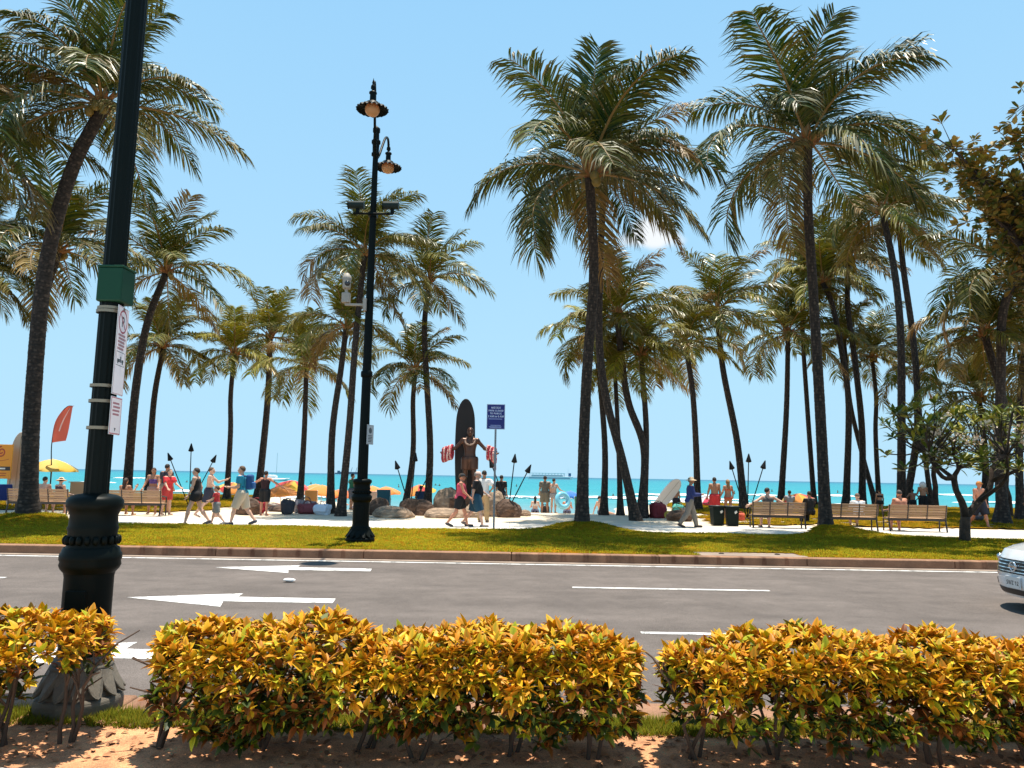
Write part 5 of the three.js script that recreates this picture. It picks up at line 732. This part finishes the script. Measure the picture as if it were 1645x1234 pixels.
// ---------------------------------------------------------------- statue
function boardShape(w, h, nose = 0.5) { const s = new THREE.Shape(); s.moveTo(-w * 0.36, 0); s.bezierCurveTo(-w * 0.52, h * 0.25, -w * 0.54, h * 0.6, -w * 0.47, h * 0.8); s.bezierCurveTo(-w * 0.4, h * 0.94, -w * 0.16 * nose * 2, h, 0, h); s.bezierCurveTo(w * 0.16 * nose * 2, h, w * 0.4, h * 0.94, w * 0.47, h * 0.8); s.bezierCurveTo(w * 0.54, h * 0.6, w * 0.52, h * 0.25, w * 0.36, 0); return s; }
const boardGeo = (w, h, t = 0.05) => new THREE.ExtrudeGeometry(boardShape(w, h), { depth: t, bevelEnabled: true, bevelSize: 0.03, bevelThickness: 0.025, bevelSegments: 3, curveSegments: 20 }).translate(0, 0, -t / 2);
{
  const bronze = mat(0.10, 0.045, 0.028, 0.38, { metalness: 0.45 }), bronzeDark = mat(0.02, 0.012, 0.01, 0.5, { metalness: 0.3 });
  const g = thing('bronze_statue', 'bronze statue of a standing man with open arms before an upright board', 'statue', -1.68, 0.15, -31.2);
  const f = figure({ h: 2.8, pose: { aL: [6, 44, 34, 62], aR: [6, 44, 34, 62] }, cell: 0.016, bottom: { c: [0.05, 0.03, 0.02], len: 0.55, waist: 0.06 }, hair: [0.03, 0.015, 0.01] });
  part('pedestal', rbox(1.5, 0.75, 1.1, 0.08, 0, 0.36, 0.0), M.rockDark, g);
  const b = part('body', f.body, bronze, g); b.position.y = 0.73 - f.low;
  for (const [n, geo] of f.cloth) part(n === 'hair' ? 'hair' : 'trunks', geo, bronze, b);
  part('upright_board', boardGeo(0.76, 4.05, 0.07).translate(-0.24, 0.72, -0.5), bronzeDark, g);
  // flower garlands hung on both forearms and round the neck
  seed(611);
  const lei = [mat(0.55, 0.05, 0.07, 0.8), mat(0.74, 0.46, 0.4, 0.8), mat(0.36, 0.03, 0.05, 0.8)];
  const ring = (o, c, rx, ry, tilt, m, bulk) => { const l = []; for (let k = 0; k < 34; k++) { const a = k / 34 * 6.283, p = V(Math.cos(a) * rx, Math.sin(a) * ry, 0).applyEuler(new THREE.Euler(tilt[0], tilt[1], tilt[2])); l.push(new THREE.IcosahedronGeometry(bulk * rr(0.8, 1.25), 0).rotateX(rr(0, 6)).rotateY(rr(0, 6)).translate(c.x + p.x, c.y + p.y, c.z + p.z)); } part('garland', merge(l), m, o); };
  const y0 = 0.73 - f.low;
  for (const n of ['L', 'R']) for (let k = 0; k < 9; k++) { const { elb, wr } = f.arm[n], c = elb.clone().lerp(wr, 0.35 + 0.11 * k).add(V(0, y0 - 0.1, 0)); ring(g, c, 0.15, 0.27, [rr(-0.2, 0.2), 1.25 + rr(-0.3, 0.3), rr(-0.2, 0.2)], lei[k % 3], 0.052); }
  { const { wr } = f.arm.L; ring(g, wr.clone().add(V(0.05, y0 - 0.42, 0)), 0.06, 0.3, [0, 1.0, 0.2], lei[0], 0.04); }
  ring(g, f.J.neck.clone().add(V(0, y0 - 0.08, 0.1)), 0.2, 0.24, [-0.75, 0, 0], mat(0.30, 0.2, 0.15, 0.8), 0.04);
}

// ---------------------------------------------------------------- beach umbrellas and gear
function umbrella(label, x, z, yTop, r, cols, tiltX, tiltZ) {
  const y = terrain(x, z), H = yTop - y, g = thing('beach_umbrella', label, 'umbrella', x, y, z, 0, 'beach umbrellas on the sand'); g.rotation.set(tiltX, 0, tiltZ);
  part('pole', rod(V(0, -0.1, 0), V(0, H - 0.02, 0), 0.018), mat(0.6, 0.6, 0.58, 0.4), g); part('finial', new THREE.SphereGeometry(0.03, 8, 6).translate(0, H + 0.01, 0), mat(0.6, 0.55, 0.5, 0.5), g);
  for (let k = 0; k < 8; k++) {
    const pos = [], idx = [], R = 7, S = 5; for (let i = 0; i <= R; i++) for (let j = 0; j <= S; j++) { const t = i / R, a = (k + j / S) * Math.PI / 4, sag = Math.sin(Math.PI * j / S) * 0.045 * t * r, rr0 = r * t * (1 - 0.05 * Math.sin(Math.PI * j / S) * t); pos.push(Math.cos(a) * rr0, H - r * 0.42 * t ** 1.6 - sag - (i === R ? 0.0 : 0), Math.sin(a) * rr0); }
    for (let j = 0; j <= S; j++) { const a = (k + j / S) * Math.PI / 4; pos.push(Math.cos(a) * r * 0.99, H - r * 0.42 - 0.09 - 0.03 * Math.sin(Math.PI * j / S), Math.sin(a) * r * 0.99); }
    for (let i = 0; i <= R; i++) for (let j = 0; j < S; j++) { const a = i * (S + 1) + j; idx.push(a, a + 1, a + S + 2, a, a + S + 2, a + S + 1); }
    const q = new THREE.BufferGeometry(); q.setAttribute('position', new THREE.Float32BufferAttribute(pos, 3)); q.setIndex(idx); q.computeVertexNormals();
    part('canopy_panel', q, mat(...cols[k % cols.length], 0.85, { transmission: 0.3, thickness: 0 }), g); part('rib', rod(V(0, H - 0.03, 0), V(Math.cos(k * Math.PI / 4) * r * 0.97, H - r * 0.42 - 0.01, Math.sin(k * Math.PI / 4) * r * 0.97), 0.006, 0.005, 5), mat(0.5, 0.5, 0.5, 0.5), g);
  }
}
const OR = [0.78, 0.27, 0.035], RD = [0.62, 0.03, 0.02], YE = [0.72, 0.44, 0.03], BL = [0.01, 0.16, 0.55], WH = [0.78, 0.75, 0.72];
umbrella('red and yellow umbrella tilted behind the man with arms out', -14.1, -49, 1.3, 1.1, [RD, YE, OR, RD], 0.25, -0.2);
umbrella('low orange umbrella just behind the sunburnt man', -13.6, -45.5, 0.95, 1.15, [OR], 0.05, 0.05);
umbrella('wide plain orange umbrella between two slim palms', -12.7, -50, 1.02, 1.1, [OR], 0, 0.03);
umbrella('deep orange umbrella behind the two curved palm trunks', -10.8, -49, 0.75, 1.0, [[0.66, 0.15, 0.03]], 0.05, 0);
umbrella('orange umbrella just right of the far lamp post', -8.9, -49, 0.98, 1.05, [OR], 0, -0.05);
umbrella('nearer orange umbrella left of the swollen palm trunk', -10.0, -40.5, 1.12, 0.95, [OR], 0.04, -0.04);
umbrella('small orange umbrella between the far lamp post and the flat boulder', -6.6, -41, 1.08, 0.8, [[0.78, 0.24, 0.03]], 0, 0.06);
umbrella('red and yellow umbrella behind the middle torches', -5.6, -49, 1.13, 1.05, [YE, RD, OR, RD], 0.12, 0.14);
umbrella('orange and red umbrella behind the slim left palm', -18.2, -50, 1.05, 0.95, [YE, OR, RD], 0.2, -0.15);
umbrella('blue umbrella left of the thick centre palm', 3.6, -46, 0.92, 0.72, [BL], 0, -0.03);
umbrella('red and white umbrella beside the bare-backed couple', 11.9, -46, 0.75, 0.6, [[0.7, 0.03, 0.1], WH], 0.2, 0.1);
umbrella('red, orange and yellow umbrella above the third bench', 15.3, -40.5, 1.12, 0.85, [RD, YE, OR], 0.25, 0.15);
function bag(label, x, z, w, h, d, col, name = 'beach_bag') {
  const g = thing(name, label, 'bag', x, terrain(x, z) - 0.01, z, rr(-0.6, 0.6), 'bags left on the sand'), q = new RoundedBoxGeometry(w, h, d, 5, Math.min(w, h, d) * 0.38), p = q.attributes.position; for (let i = 0; i < p.count; i++) { const n = 1 + 0.75 * (fbm(p.getX(i) * 5 + x * 7, p.getY(i) * 6 + p.getZ(i) * 6 + z, 3) - 0.5); p.setXYZ(i, p.getX(i) * n, p.getY(i) * n, p.getZ(i) * n); } q.computeVertexNormals();
  part('bag_body', q.translate(0, h / 2, 0), mat(...col, 0.8), g); for (const s of [-1, 1]) part('handle', new THREE.TorusGeometry(w * 0.2, 0.012, 5, 14, Math.PI).translate(0, h * 0.93, s * d * 0.2), mat(col[0] * 0.5, col[1] * 0.5, col[2] * 0.5, 0.8), g);
}
seed(701);
bag('big red bag heaped on the black rock', -9.75, -29.5, 0.75, 0.5, 0.45, [0.5, 0.025, 0.04]); bag('dark backpack beside the sunburnt man', -8.5, -29.3, 0.5, 0.55, 0.4, [0.03, 0.03, 0.04]); bag('maroon bag on the sand right of the sunburnt man', -7.9, -29.9, 0.7, 0.42, 0.45, [0.22, 0.05, 0.06]); bag('white and blue plastic bag on the sand by the slim palm', -7.25, -29.6, 0.66, 0.42, 0.5, [0.62, 0.68, 0.78]); bag('grey bundle behind the maroon bag', -8.2, -30.8, 0.9, 0.5, 0.5, [0.2, 0.18, 0.2]);
bag('round dark red pack right of the crossed palms', 6.1, -31.6, 0.62, 0.62, 0.5, [0.2, 0.02, 0.03]); bag('yellow cloth bundle in front of the crossed palms', 6.75, -31.0, 0.95, 0.32, 0.5, [0.55, 0.38, 0.06]); bag('green cooler bag near the boy with the surfboard', 7.4, -33.5, 0.55, 0.5, 0.42, [0.05, 0.3, 0.26]); bag('blue bag left of the green cooler bag', 6.75, -33.8, 0.4, 0.36, 0.35, [0.06, 0.2, 0.4]); bag('orange bucket bag behind the right bin', 9.1, -30.2, 0.3, 0.34, 0.3, [0.62, 0.10, 0.05]); bag('dark bag on the sand behind the dark trousers of the walker', 7.25, -31.4, 0.6, 0.45, 0.5, [0.06, 0.05, 0.045]); bag('small black bag beside the woman on the sand', 1.75, -38.6, 0.45, 0.4, 0.25, dark);
function beachChair(label, x, z, turn, col) { const g = thing('beach_chair', label, 'chair', x, terrain(x, z), z, turn, 'folding beach chairs'); part('backrest', rbox(0.56, 0.7, 0.03, 0.012).rotateX(0.3).translate(0, 0.58, 0.28), mat(...col, 0.85), g); part('seat', rbox(0.56, 0.03, 0.5, 0.012, 0, 0.27, -0.04), mat(...col, 0.85), g); for (const s of [-1, 1]) { part('side_frame', merge([rod(V(0.29 * s, 0, 0.3), V(0.29 * s, 0.5, -0.25), 0.014), rod(V(0.29 * s, 0, -0.3), V(0.29 * s, 0.92, 0.4), 0.014)]), mat(0.6, 0.6, 0.6, 0.4), g); part('armrest', rbox(0.05, 0.025, 0.5, 0.008, 0.29 * s, 0.5, 0), mat(0.7, 0.62, 0.5, 0.6), g); } }
beachChair('orange beach chair beside the deep orange umbrella', -9.6, -37, 0.2, [0.62, 0.28, 0.08]); beachChair('teal beach chair behind the flat pale boulder', -5.6, -34, 0.1, [0.02, 0.1, 0.14]); beachChair('green beach chair under the blue umbrella', 3.7, -40, -0.2, [0.02, 0.16, 0.14]); beachChair('blue beach chair at the far left rental stand', -21.9, -31.6, 0.5, [0.02, 0.06, 0.28]); beachChair('second blue beach chair at the rental stand', -20.9, -31.8, 0.3, [0.02, 0.05, 0.25]); beachChair('pale pink beach chair left of the middle torches', -6.6, -37, -0.2, [0.6, 0.42, 0.34]);
function surfboard(label, x, y, z, w, h, col, rot) { const o = new THREE.Group(); o.name = numbered('surfboard'); o.position.set(x, y, z); o.rotation.set(...rot); scene.add(o); tag(o, label, 'surfboard'); part('deck', boardGeo(w, h), mat(...col, 0.3), o); part('stringer', box(0.012, h * 0.94, 0.006, 0, h * 0.49, 0.055), mat(0.3, 0.2, 0.1, 0.5), o); for (const s of [-0.1, 0, 0.1]) part('fin', new THREE.ConeGeometry(0.05, 0.16, 4).rotateX(-Math.PI / 2).scale(0.25, 1, 1).translate(s, 0.2 + (s ? 0.08 : 0), -0.11), mat(0.1, 0.1, 0.1, 0.4), o); }
surfboard('white surfboard held slanting on the sand behind the straw hat walker', 7.35, 0.35, -38.2, 0.6, 1.75, [0.75, 0.68, 0.62], [0.1, 0.2, -0.72]);
// ---- surf rental stand at the far left
surfboard('tall tan and white surfboard standing at the rental stand', -21.3, 0.12, -32.9, 0.68, 3.15, [0.56, 0.42, 0.3], [-0.05, 0.1, 0]);
{
  const g = thing('rental_sign', 'orange banner board with a red swirl at the rental stand', 'sign', -21.95, 0.15, -32.4);
  const swirl = (c, x, y, r) => { c.beginPath(); for (let a = 0; a < 11; a += 0.1) { const q = r * (0.15 + a / 13); c.lineTo(x + Math.cos(a) * q, y + Math.sin(a) * q * 1.1); } c.stroke(); };
  part('board', rbox(1.5, 1.45, 0.04, 0.01, 0, 1.85, 0), mat(0.66, 0.3, 0.02, 0.7), g);
  const [f, m] = panelSign(1.49, 1.44, (c, w, h) => { c.fillStyle = '#f59a1c'; c.fillRect(0, 0, w, h); c.strokeStyle = '#b3331c'; c.lineWidth = 20; swirl(c, w * 0.68, h * 0.22, 74); c.lineWidth = 7; c.beginPath(); c.moveTo(180, 260); c.bezierCurveTo(260, 230, 360, 250, 470, 210); c.stroke(); c.fillStyle = '#2b1f1c'; c.fillRect(60, 320, 440, 58); c.fillStyle = '#f3e7d6'; c.font = 'bold 46px sans-serif'; c.textAlign = 'center'; rows(c, 120, 338, 320, 1, 22, 10); c.fillStyle = '#c65f1d'; rows(c, 90, 410, 380, 2, 16, 32); }); part('face', f.translate(0, 1.85, 0.0215), m, g);
  for (const s of [-0.7, 0.7]) part('post', rod(V(s, -0.1, -0.05), V(s, 2.6, -0.05), 0.03), mat(0.4, 0.3, 0.2, 0.8), g);
  const fl = thing('feather_flag', 'salmon feather flag with a white swirl above the rental stand', 'flag', -19.75, 0.15, -33);
  const pole = [V(-0.1, 0, 0), V(-0.12, 1.5, 0), V(-0.2, 2.7, 0), V(-0.08, 3.7, 0), V(0.35, 4.3, 0), V(0.62, 4.32, 0)]; const pc = new THREE.CatmullRomCurve3(pole).getPoints(24); part('pole', limb(pc, pc.map((_, i) => lerp(0.028, 0.008, i / 24)), 6), M.ironBlack, fl);
  const pos = [], uv = [], idx = []; for (let i = 0; i <= 20; i++) { const t = i / 20, p = new THREE.CatmullRomCurve3(pole).getPoint(0.4 + 0.59 * t), right = lerp(0.38, 0.68, t ** 0.8); for (let j = 0; j <= 6; j++) { const s = j / 6; pos.push(lerp(p.x, right, s), p.y + (t < 0.2 ? 0.1 * s * (1 - t * 5) : 0), 0.04 * Math.sin(s * 4 + t * 5)); uv.push(s, t); } } for (let i = 0; i < 20; i++) for (let j = 0; j < 6; j++) { const a = i * 7 + j; idx.push(a, a + 1, a + 8, a, a + 8, a + 7); }
  const q = new THREE.BufferGeometry(); q.setAttribute('position', new THREE.Float32BufferAttribute(pos, 3)); q.setAttribute('uv', new THREE.Float32BufferAttribute(uv, 2)); q.setIndex(idx); q.computeVertexNormals();
  part('cloth', q, new THREE.MeshPhysicalMaterial({ map: canvasTex(256, 768, (c, w, h) => { c.fillStyle = '#ee6a50'; c.fillRect(0, 0, w, h); c.strokeStyle = '#fbe9e2'; c.lineWidth = 16; swirl(c, w * 0.55, h * 0.2, 60); c.save(); c.translate(w * 0.5, h * 0.62); c.rotate(-1.45); c.fillStyle = '#f7c4b5'; c.fillRect(-170, -10, 340, 20); c.restore(); }), roughness: 0.85, transmission: 0.5, thickness: 0, side: THREE.DoubleSide }), fl);
  umbrella('yellow market umbrella at the rental stand behind the leaning palm', -20.2, -33.6, 2.15, 1.05, [YE, [0.75, 0.5, 0.1]], 0, 0);
  const tb = thing('rental_counter', 'orange-brown wooden counter board at the rental stand', 'counter', -17.6, 0.15, -31.6); part('front_panel', rbox(1.15, 0.82, 0.05, 0.01, 0, 0.62, 0), mat(0.6, 0.32, 0.16, 0.7), tb); part('top', rbox(1.3, 0.04, 0.5, 0.01, 0, 1.05, -0.2), mat(0.6, 0.42, 0.28, 0.7), tb); for (const s of [-0.52, 0.52]) part('leg', box(0.06, 1.04, 0.4, s, 0.52, -0.22), mat(0.4, 0.24, 0.13, 0.8), tb);
}
{ const o = new THREE.Mesh(new THREE.IcosahedronGeometry(0.06, 2), mat(0.85, 0.83, 0.8, 0.9)), p = o.geometry.attributes.position; for (let i = 0; i < p.count; i++) { const n = 0.6 + 0.8 * fbm(p.getX(i) * 12 + 3, p.getY(i) * 12 + p.getZ(i) * 14, 3); p.setXYZ(i, p.getX(i) * n * 1.8, p.getY(i) * n * 0.5 + 0.03, p.getZ(i) * n); } o.geometry.computeVertexNormals(); o.name = 'paper_scrap'; o.position.set(-3.52, 0.006, -12.45); o.castShadow = true; scene.add(o); tag(o, 'crumpled scrap of white paper lying between the two lane arrows', 'litter'); }

// ---------------------------------------------------------------- boats on the horizon
{
  const wh = mat(0.75, 0.74, 0.72, 0.5), bl = mat(0.03, 0.12, 0.25, 0.5), g = thing('tour_boat', 'long white tour boat with a flat roof on the horizon', 'boat', 46, SEA, -900), s = 0.92;
  const hull = new THREE.Shape(); hull.moveTo(-28, 3.2); hull.lineTo(30, 3.6); hull.lineTo(27, -0.6); hull.lineTo(-26, -0.6); part('hull', new THREE.ExtrudeGeometry(hull, { depth: 9, bevelEnabled: true, bevelSize: 0.3, bevelThickness: 0.3 }).translate(0, 0, -4.5).scale(s, s, s), wh, g); part('hull_stripe', box(52, 0.7, 9.8, 0, 1.6, 0).scale(s, s, s), bl, g);
  part('roof', box(46, 0.7, 8.4, -3, 7.6, 0).scale(s, s, s), wh, g); part('cabin', box(40, 2.2, 7.4, -3, 4.4, 0).scale(s, s, s), mat(0.5, 0.52, 0.54, 0.5), g); for (let i = 0; i < 12; i++) part('roof_post', box(0.35, 4.2, 8, -25 + i * 4, 5.5, 0).scale(s, s, s), wh, g); part('stern_tower', box(3, 5.5, 6, 26, 5.4, 0).scale(s, s, s), bl, g); part('mast', rod(V(22, 7, 0), V(22, 13, 0), 0.15), wh, g);
  const c = thing('catamaran', 'white catamaran with a bare mast behind the sunburnt man', 'boat', -81, SEA, -262); for (const z of [-1.4, 1.4]) part('hull', limb([V(-4.4, 0.4, z), V(-2.5, 0.35, z), V(1.5, 0.35, z), V(4, 0.5, z), V(5, 0.95, z)], [0.25, 0.5, 0.55, 0.4, 0.05], 10), wh, c); part('deck', box(6, 0.18, 3.2, -0.4, 0.85, 0), wh, c); part('cabin', rbox(2.8, 0.9, 2.4, 0.3, -0.6, 1.3, 0), wh, c); part('mast', rod(V(0.6, 0.8, 0), V(0.6, 9.5, 0), 0.08, 0.05), mat(0.5, 0.5, 0.5, 0.5), c); part('boom', rod(V(0.6, 1.9, 0), V(-3.6, 2.1, 0), 0.1), wh, c);
  for (const [x, z, k, l] of [[-560, -2700, 1, 'grey ship silhouette on the horizon left of the middle torches'], [-640, -2900, 0.6, 'smaller far ship left of the grey one']]) { const b = thing('far_ship', l, 'ship', x, SEA, z), m = mat(0.16, 0.2, 0.25, 0.7); part('hull', box(90 * k, 8 * k, 14 * k, 0, 4 * k, 0), m, b); part('superstructure', box(16 * k, 14 * k, 12 * k, -22 * k, 14 * k, 0), m, b); for (const q of [-5, 12, 28]) part('crane', rod(V(q * k, 8 * k, 0), V((q + 4) * k, 24 * k, 0), 0.8 * k), m, b); }
}

// ---------------------------------------------------------------- white car entering at the right, nose towards the left
{
  const g = thing('white_car', 'white car entering at the right edge, only its nose in view', 'car', 7.02, 0, -10.75);
  const paint = mat(0.72, 0.73, 0.74, 0.22, { clearcoat: 1, clearcoatRoughness: 0.05 }), black = mat(0.012, 0.012, 0.013, 0.5), chrome = mat(0.75, 0.76, 0.78, 0.15, { metalness: 1 }), glass = mat(0.02, 0.028, 0.03, 0.06, { clearcoat: 1 });
  const HW = 0.88, sweep = (z) => 0.42 * Math.abs(z / HW) ** 2.6, prof = (y) => 0.16 * Math.max(0, (y - 0.48) / 0.4) ** 2 + 0.1 * Math.max(0, (0.42 - y) / 0.25) ** 2, fx = (y, z) => sweep(z) + prof(y);
  const grid = (nu, nv, f) => { const pos = [], idx = []; for (let i = 0; i <= nu; i++) for (let j = 0; j <= nv; j++) { const p = f(i / nu, j / nv); pos.push(p[0], p[1], p[2]); } for (let i = 0; i < nu; i++) for (let j = 0; j < nv; j++) { const a = i * (nv + 1) + j, b = a + nv + 1; idx.push(a, b, b + 1, a, b + 1, a + 1); } const q = new THREE.BufferGeometry(); q.setAttribute('position', new THREE.Float32BufferAttribute(pos, 3)); q.setIndex(idx); q.computeVertexNormals(); return q; };
  const topY = (x, z) => (0.84 + 0.17 * ss(0, 1.15, x)) - 0.09 * Math.abs(z / HW) ** 4, hwAt = (x) => HW - 0.06 * ss(3.9, 4.6, x);
  // fascia, then hood and belt surface, then the tail
  const fascia = grid(14, 28, (u, v) => { const z = lerp(-HW, HW, v), y = lerp(0.2, topY(0, z), u); return [fx(y, z), y, z]; });
  const deck = grid(30, 28, (u, v) => { const z0 = lerp(-HW, HW, v), x0 = fx(topY(0, z0), z0), x = lerp(x0, 4.55, u), z = z0 * hwAt(x) / HW; return [x, u === 0 ? topY(0, z0) : topY(x, z0) + 0.06 * ss(1, 3, x), z]; });
  const tail = grid(8, 20, (u, v) => { const z = lerp(-0.82, 0.82, v); return [4.55 + 0.08 * Math.sin(Math.PI * u) - 0.1 * Math.abs(z / 0.82) ** 4, lerp(1.07 - 0.09 * Math.abs(z / HW) ** 4, 0.25, u), z]; });
  const sideShape = new THREE.Shape(); sideShape.moveTo(0.42 + prof(0.2), 0.2); for (let i = 1; i <= 8; i++) { const y = lerp(0.2, 0.75, i / 8); sideShape.lineTo(0.42 + prof(y), y); } for (let i = 0; i <= 12; i++) { const x = lerp(0.6, 4.5, i / 12); sideShape.lineTo(x, topY(x, HW) + 0.06 * ss(1, 3, x)); } sideShape.lineTo(4.5, 0.25);
  for (const cx of [3.72, 0.98]) { sideShape.lineTo(cx + 0.36, 0.22); sideShape.absarc(cx, 0.32, 0.37, -0.27, Math.PI + 0.27, false); }
  const sides = [-1, 1].map((s) => new THREE.ExtrudeGeometry(sideShape, { depth: 0.03, bevelEnabled: false, curveSegments: 16 }).translate(0, 0, s > 0 ? HW - 0.032 : -HW + 0.002));
  part('body', merge([fascia, deck, tail, ...sides]), paint, g); part('underbody', box(3.9, 0.1, 1.5, 2.4, 0.24, 0), black, g);
  const roof = grid(16, 12, (u, v) => { const z = lerp(-0.62, 0.62, v), x = lerp(1.95, 3.7, u); return [x, 1.5 - 0.05 * (2 * u - 1) ** 2 - 0.05 * (z / 0.62) ** 2, z]; }); part('roof', roof, paint, g);
  part('windscreen', grid(8, 12, (u, v) => { const s = lerp(-1, 1, v); return [lerp(1.12, 1.95, u) + 0.12 * s * s * (1 - u), lerp(1.0, 1.44, u), s * lerp(0.8, 0.62, u)]; }), glass, g); part('rear_window', grid(6, 10, (u, v) => { const s = lerp(-1, 1, v); return [lerp(4.3, 3.7, u), lerp(1.1, 1.44, u), s * lerp(0.76, 0.62, u)]; }), glass, g);
  for (const s of [-1, 1]) { part('side_window', grid(10, 6, (u, v) => [lerp(lerp(1.25, 4.2, u), lerp(1.95, 3.7, u), v), lerp(1.03, 1.43, v), s * lerp(0.85, 0.625, v)]), glass, g); const mr = part('mirror', rbox(0.12, 0.13, 0.2, 0.04, 1.45, 1.05, s * 0.98), paint, g); part('mirror_glass', rbox(0.01, 0.1, 0.16, 0.004, 1.512, 1.05, s * 0.98), chrome, mr); part('door_handle', rbox(0.18, 0.025, 0.02, 0.008, 2.55, 0.86, s * 0.895), chrome, g);
    const on = (y0, y1, z0, z1, d, n = 10) => grid(n, 16, (u, v) => { const z = lerp(z0, z1, v) * s, y = lerp(y0(v), y1(v), u); return [fx(y, z) - d, y, z]; });
    const lampG = part('headlight', on((v) => 0.6 + 0.06 * v, (v) => 0.72 + 0.06 * v, 0.5, 0.87, 0.012), mat(0.62, 0.64, 0.66, 0.08, { clearcoat: 1 }), g); part('lamp_lens', new THREE.SphereGeometry(0.045, 14, 10).translate(fx(0.69, 0.68 * s) + 0.0, 0.7, 0.68 * s), chrome, lampG); part('fog_lamp_recess', on(() => 0.32, () => 0.41, 0.55, 0.8, 0.006), black, g);
    for (const cx of [0.98, 3.72]) { const w = part('wheel', new THREE.CylinderGeometry(0.2, 0.2, 0.17, 24).rotateX(Math.PI / 2).translate(cx, 0.32, s * 0.78), mat(0.5, 0.5, 0.52, 0.35, { metalness: 0.8 }), g); part('tyre', new THREE.TorusGeometry(0.255, 0.075, 10, 32).scale(1, 1, 1.25).translate(cx, 0.325, s * 0.78), black, w); for (let k = 0; k < 5; k++) part('spoke', rbox(0.05, 0.18, 0.02, 0.006).translate(0, 0.1, 0).rotateZ(k * 1.2566).translate(cx, 0.32, s * 0.875), mat(0.55, 0.55, 0.57, 0.3, { metalness: 0.9 }), w); } }
  const front = (y0, y1, z0, z1, d) => grid(6, 18, (u, v) => { const z = lerp(z0, z1, v), y = lerp(y0, y1, u); return [fx(y, z) - d, y, z]; });
  const gr = part('grille', front(0.52, 0.71, -0.46, 0.46, 0.006), black, g); for (let i = 0; i < 4; i++) part('grille_bar', front(0.54 + i * 0.046, 0.554 + i * 0.046, -0.45, 0.45, 0.016), chrome, gr);
  const em = part('emblem', new THREE.TorusGeometry(0.06, 0.011, 8, 28).rotateY(Math.PI / 2).translate(fx(0.62, 0) - 0.03, 0.62, 0), chrome, g); part('emblem_bar', rbox(0.014, 0.03, 0.17, 0.005, fx(0.62, 0) - 0.032, 0.62, 0), chrome, em);
  part('lower_intake', front(0.23, 0.31, -0.6, 0.6, 0.006), black, g);
  const pl = part('licence_plate', rbox(0.012, 0.16, 0.31, 0.004, fx(0.4, 0) - 0.02, 0.405, 0), mat(0.7, 0.7, 0.7, 0.4), g); const [f, m] = panelSign(0.3, 0.15, (c, w, h) => { c.fillStyle = '#d9d2cb'; c.fillRect(0, 0, w, h); c.strokeStyle = '#b9a79a'; c.lineWidth = 8; c.beginPath(); c.arc(w / 2, h * 1.5, h * 1.15, 3.5, 5.9); c.stroke(); c.fillStyle = '#241f1e'; c.font = 'bold 132px sans-serif'; c.textAlign = 'center'; c.fillText('SWZ 12', w / 2, h * 0.72); }); part('plate_face', f.rotateY(-Math.PI / 2).translate(fx(0.4, 0) - 0.0275, 0.405, 0), m, pl);
}
renderer.render(scene, camera);
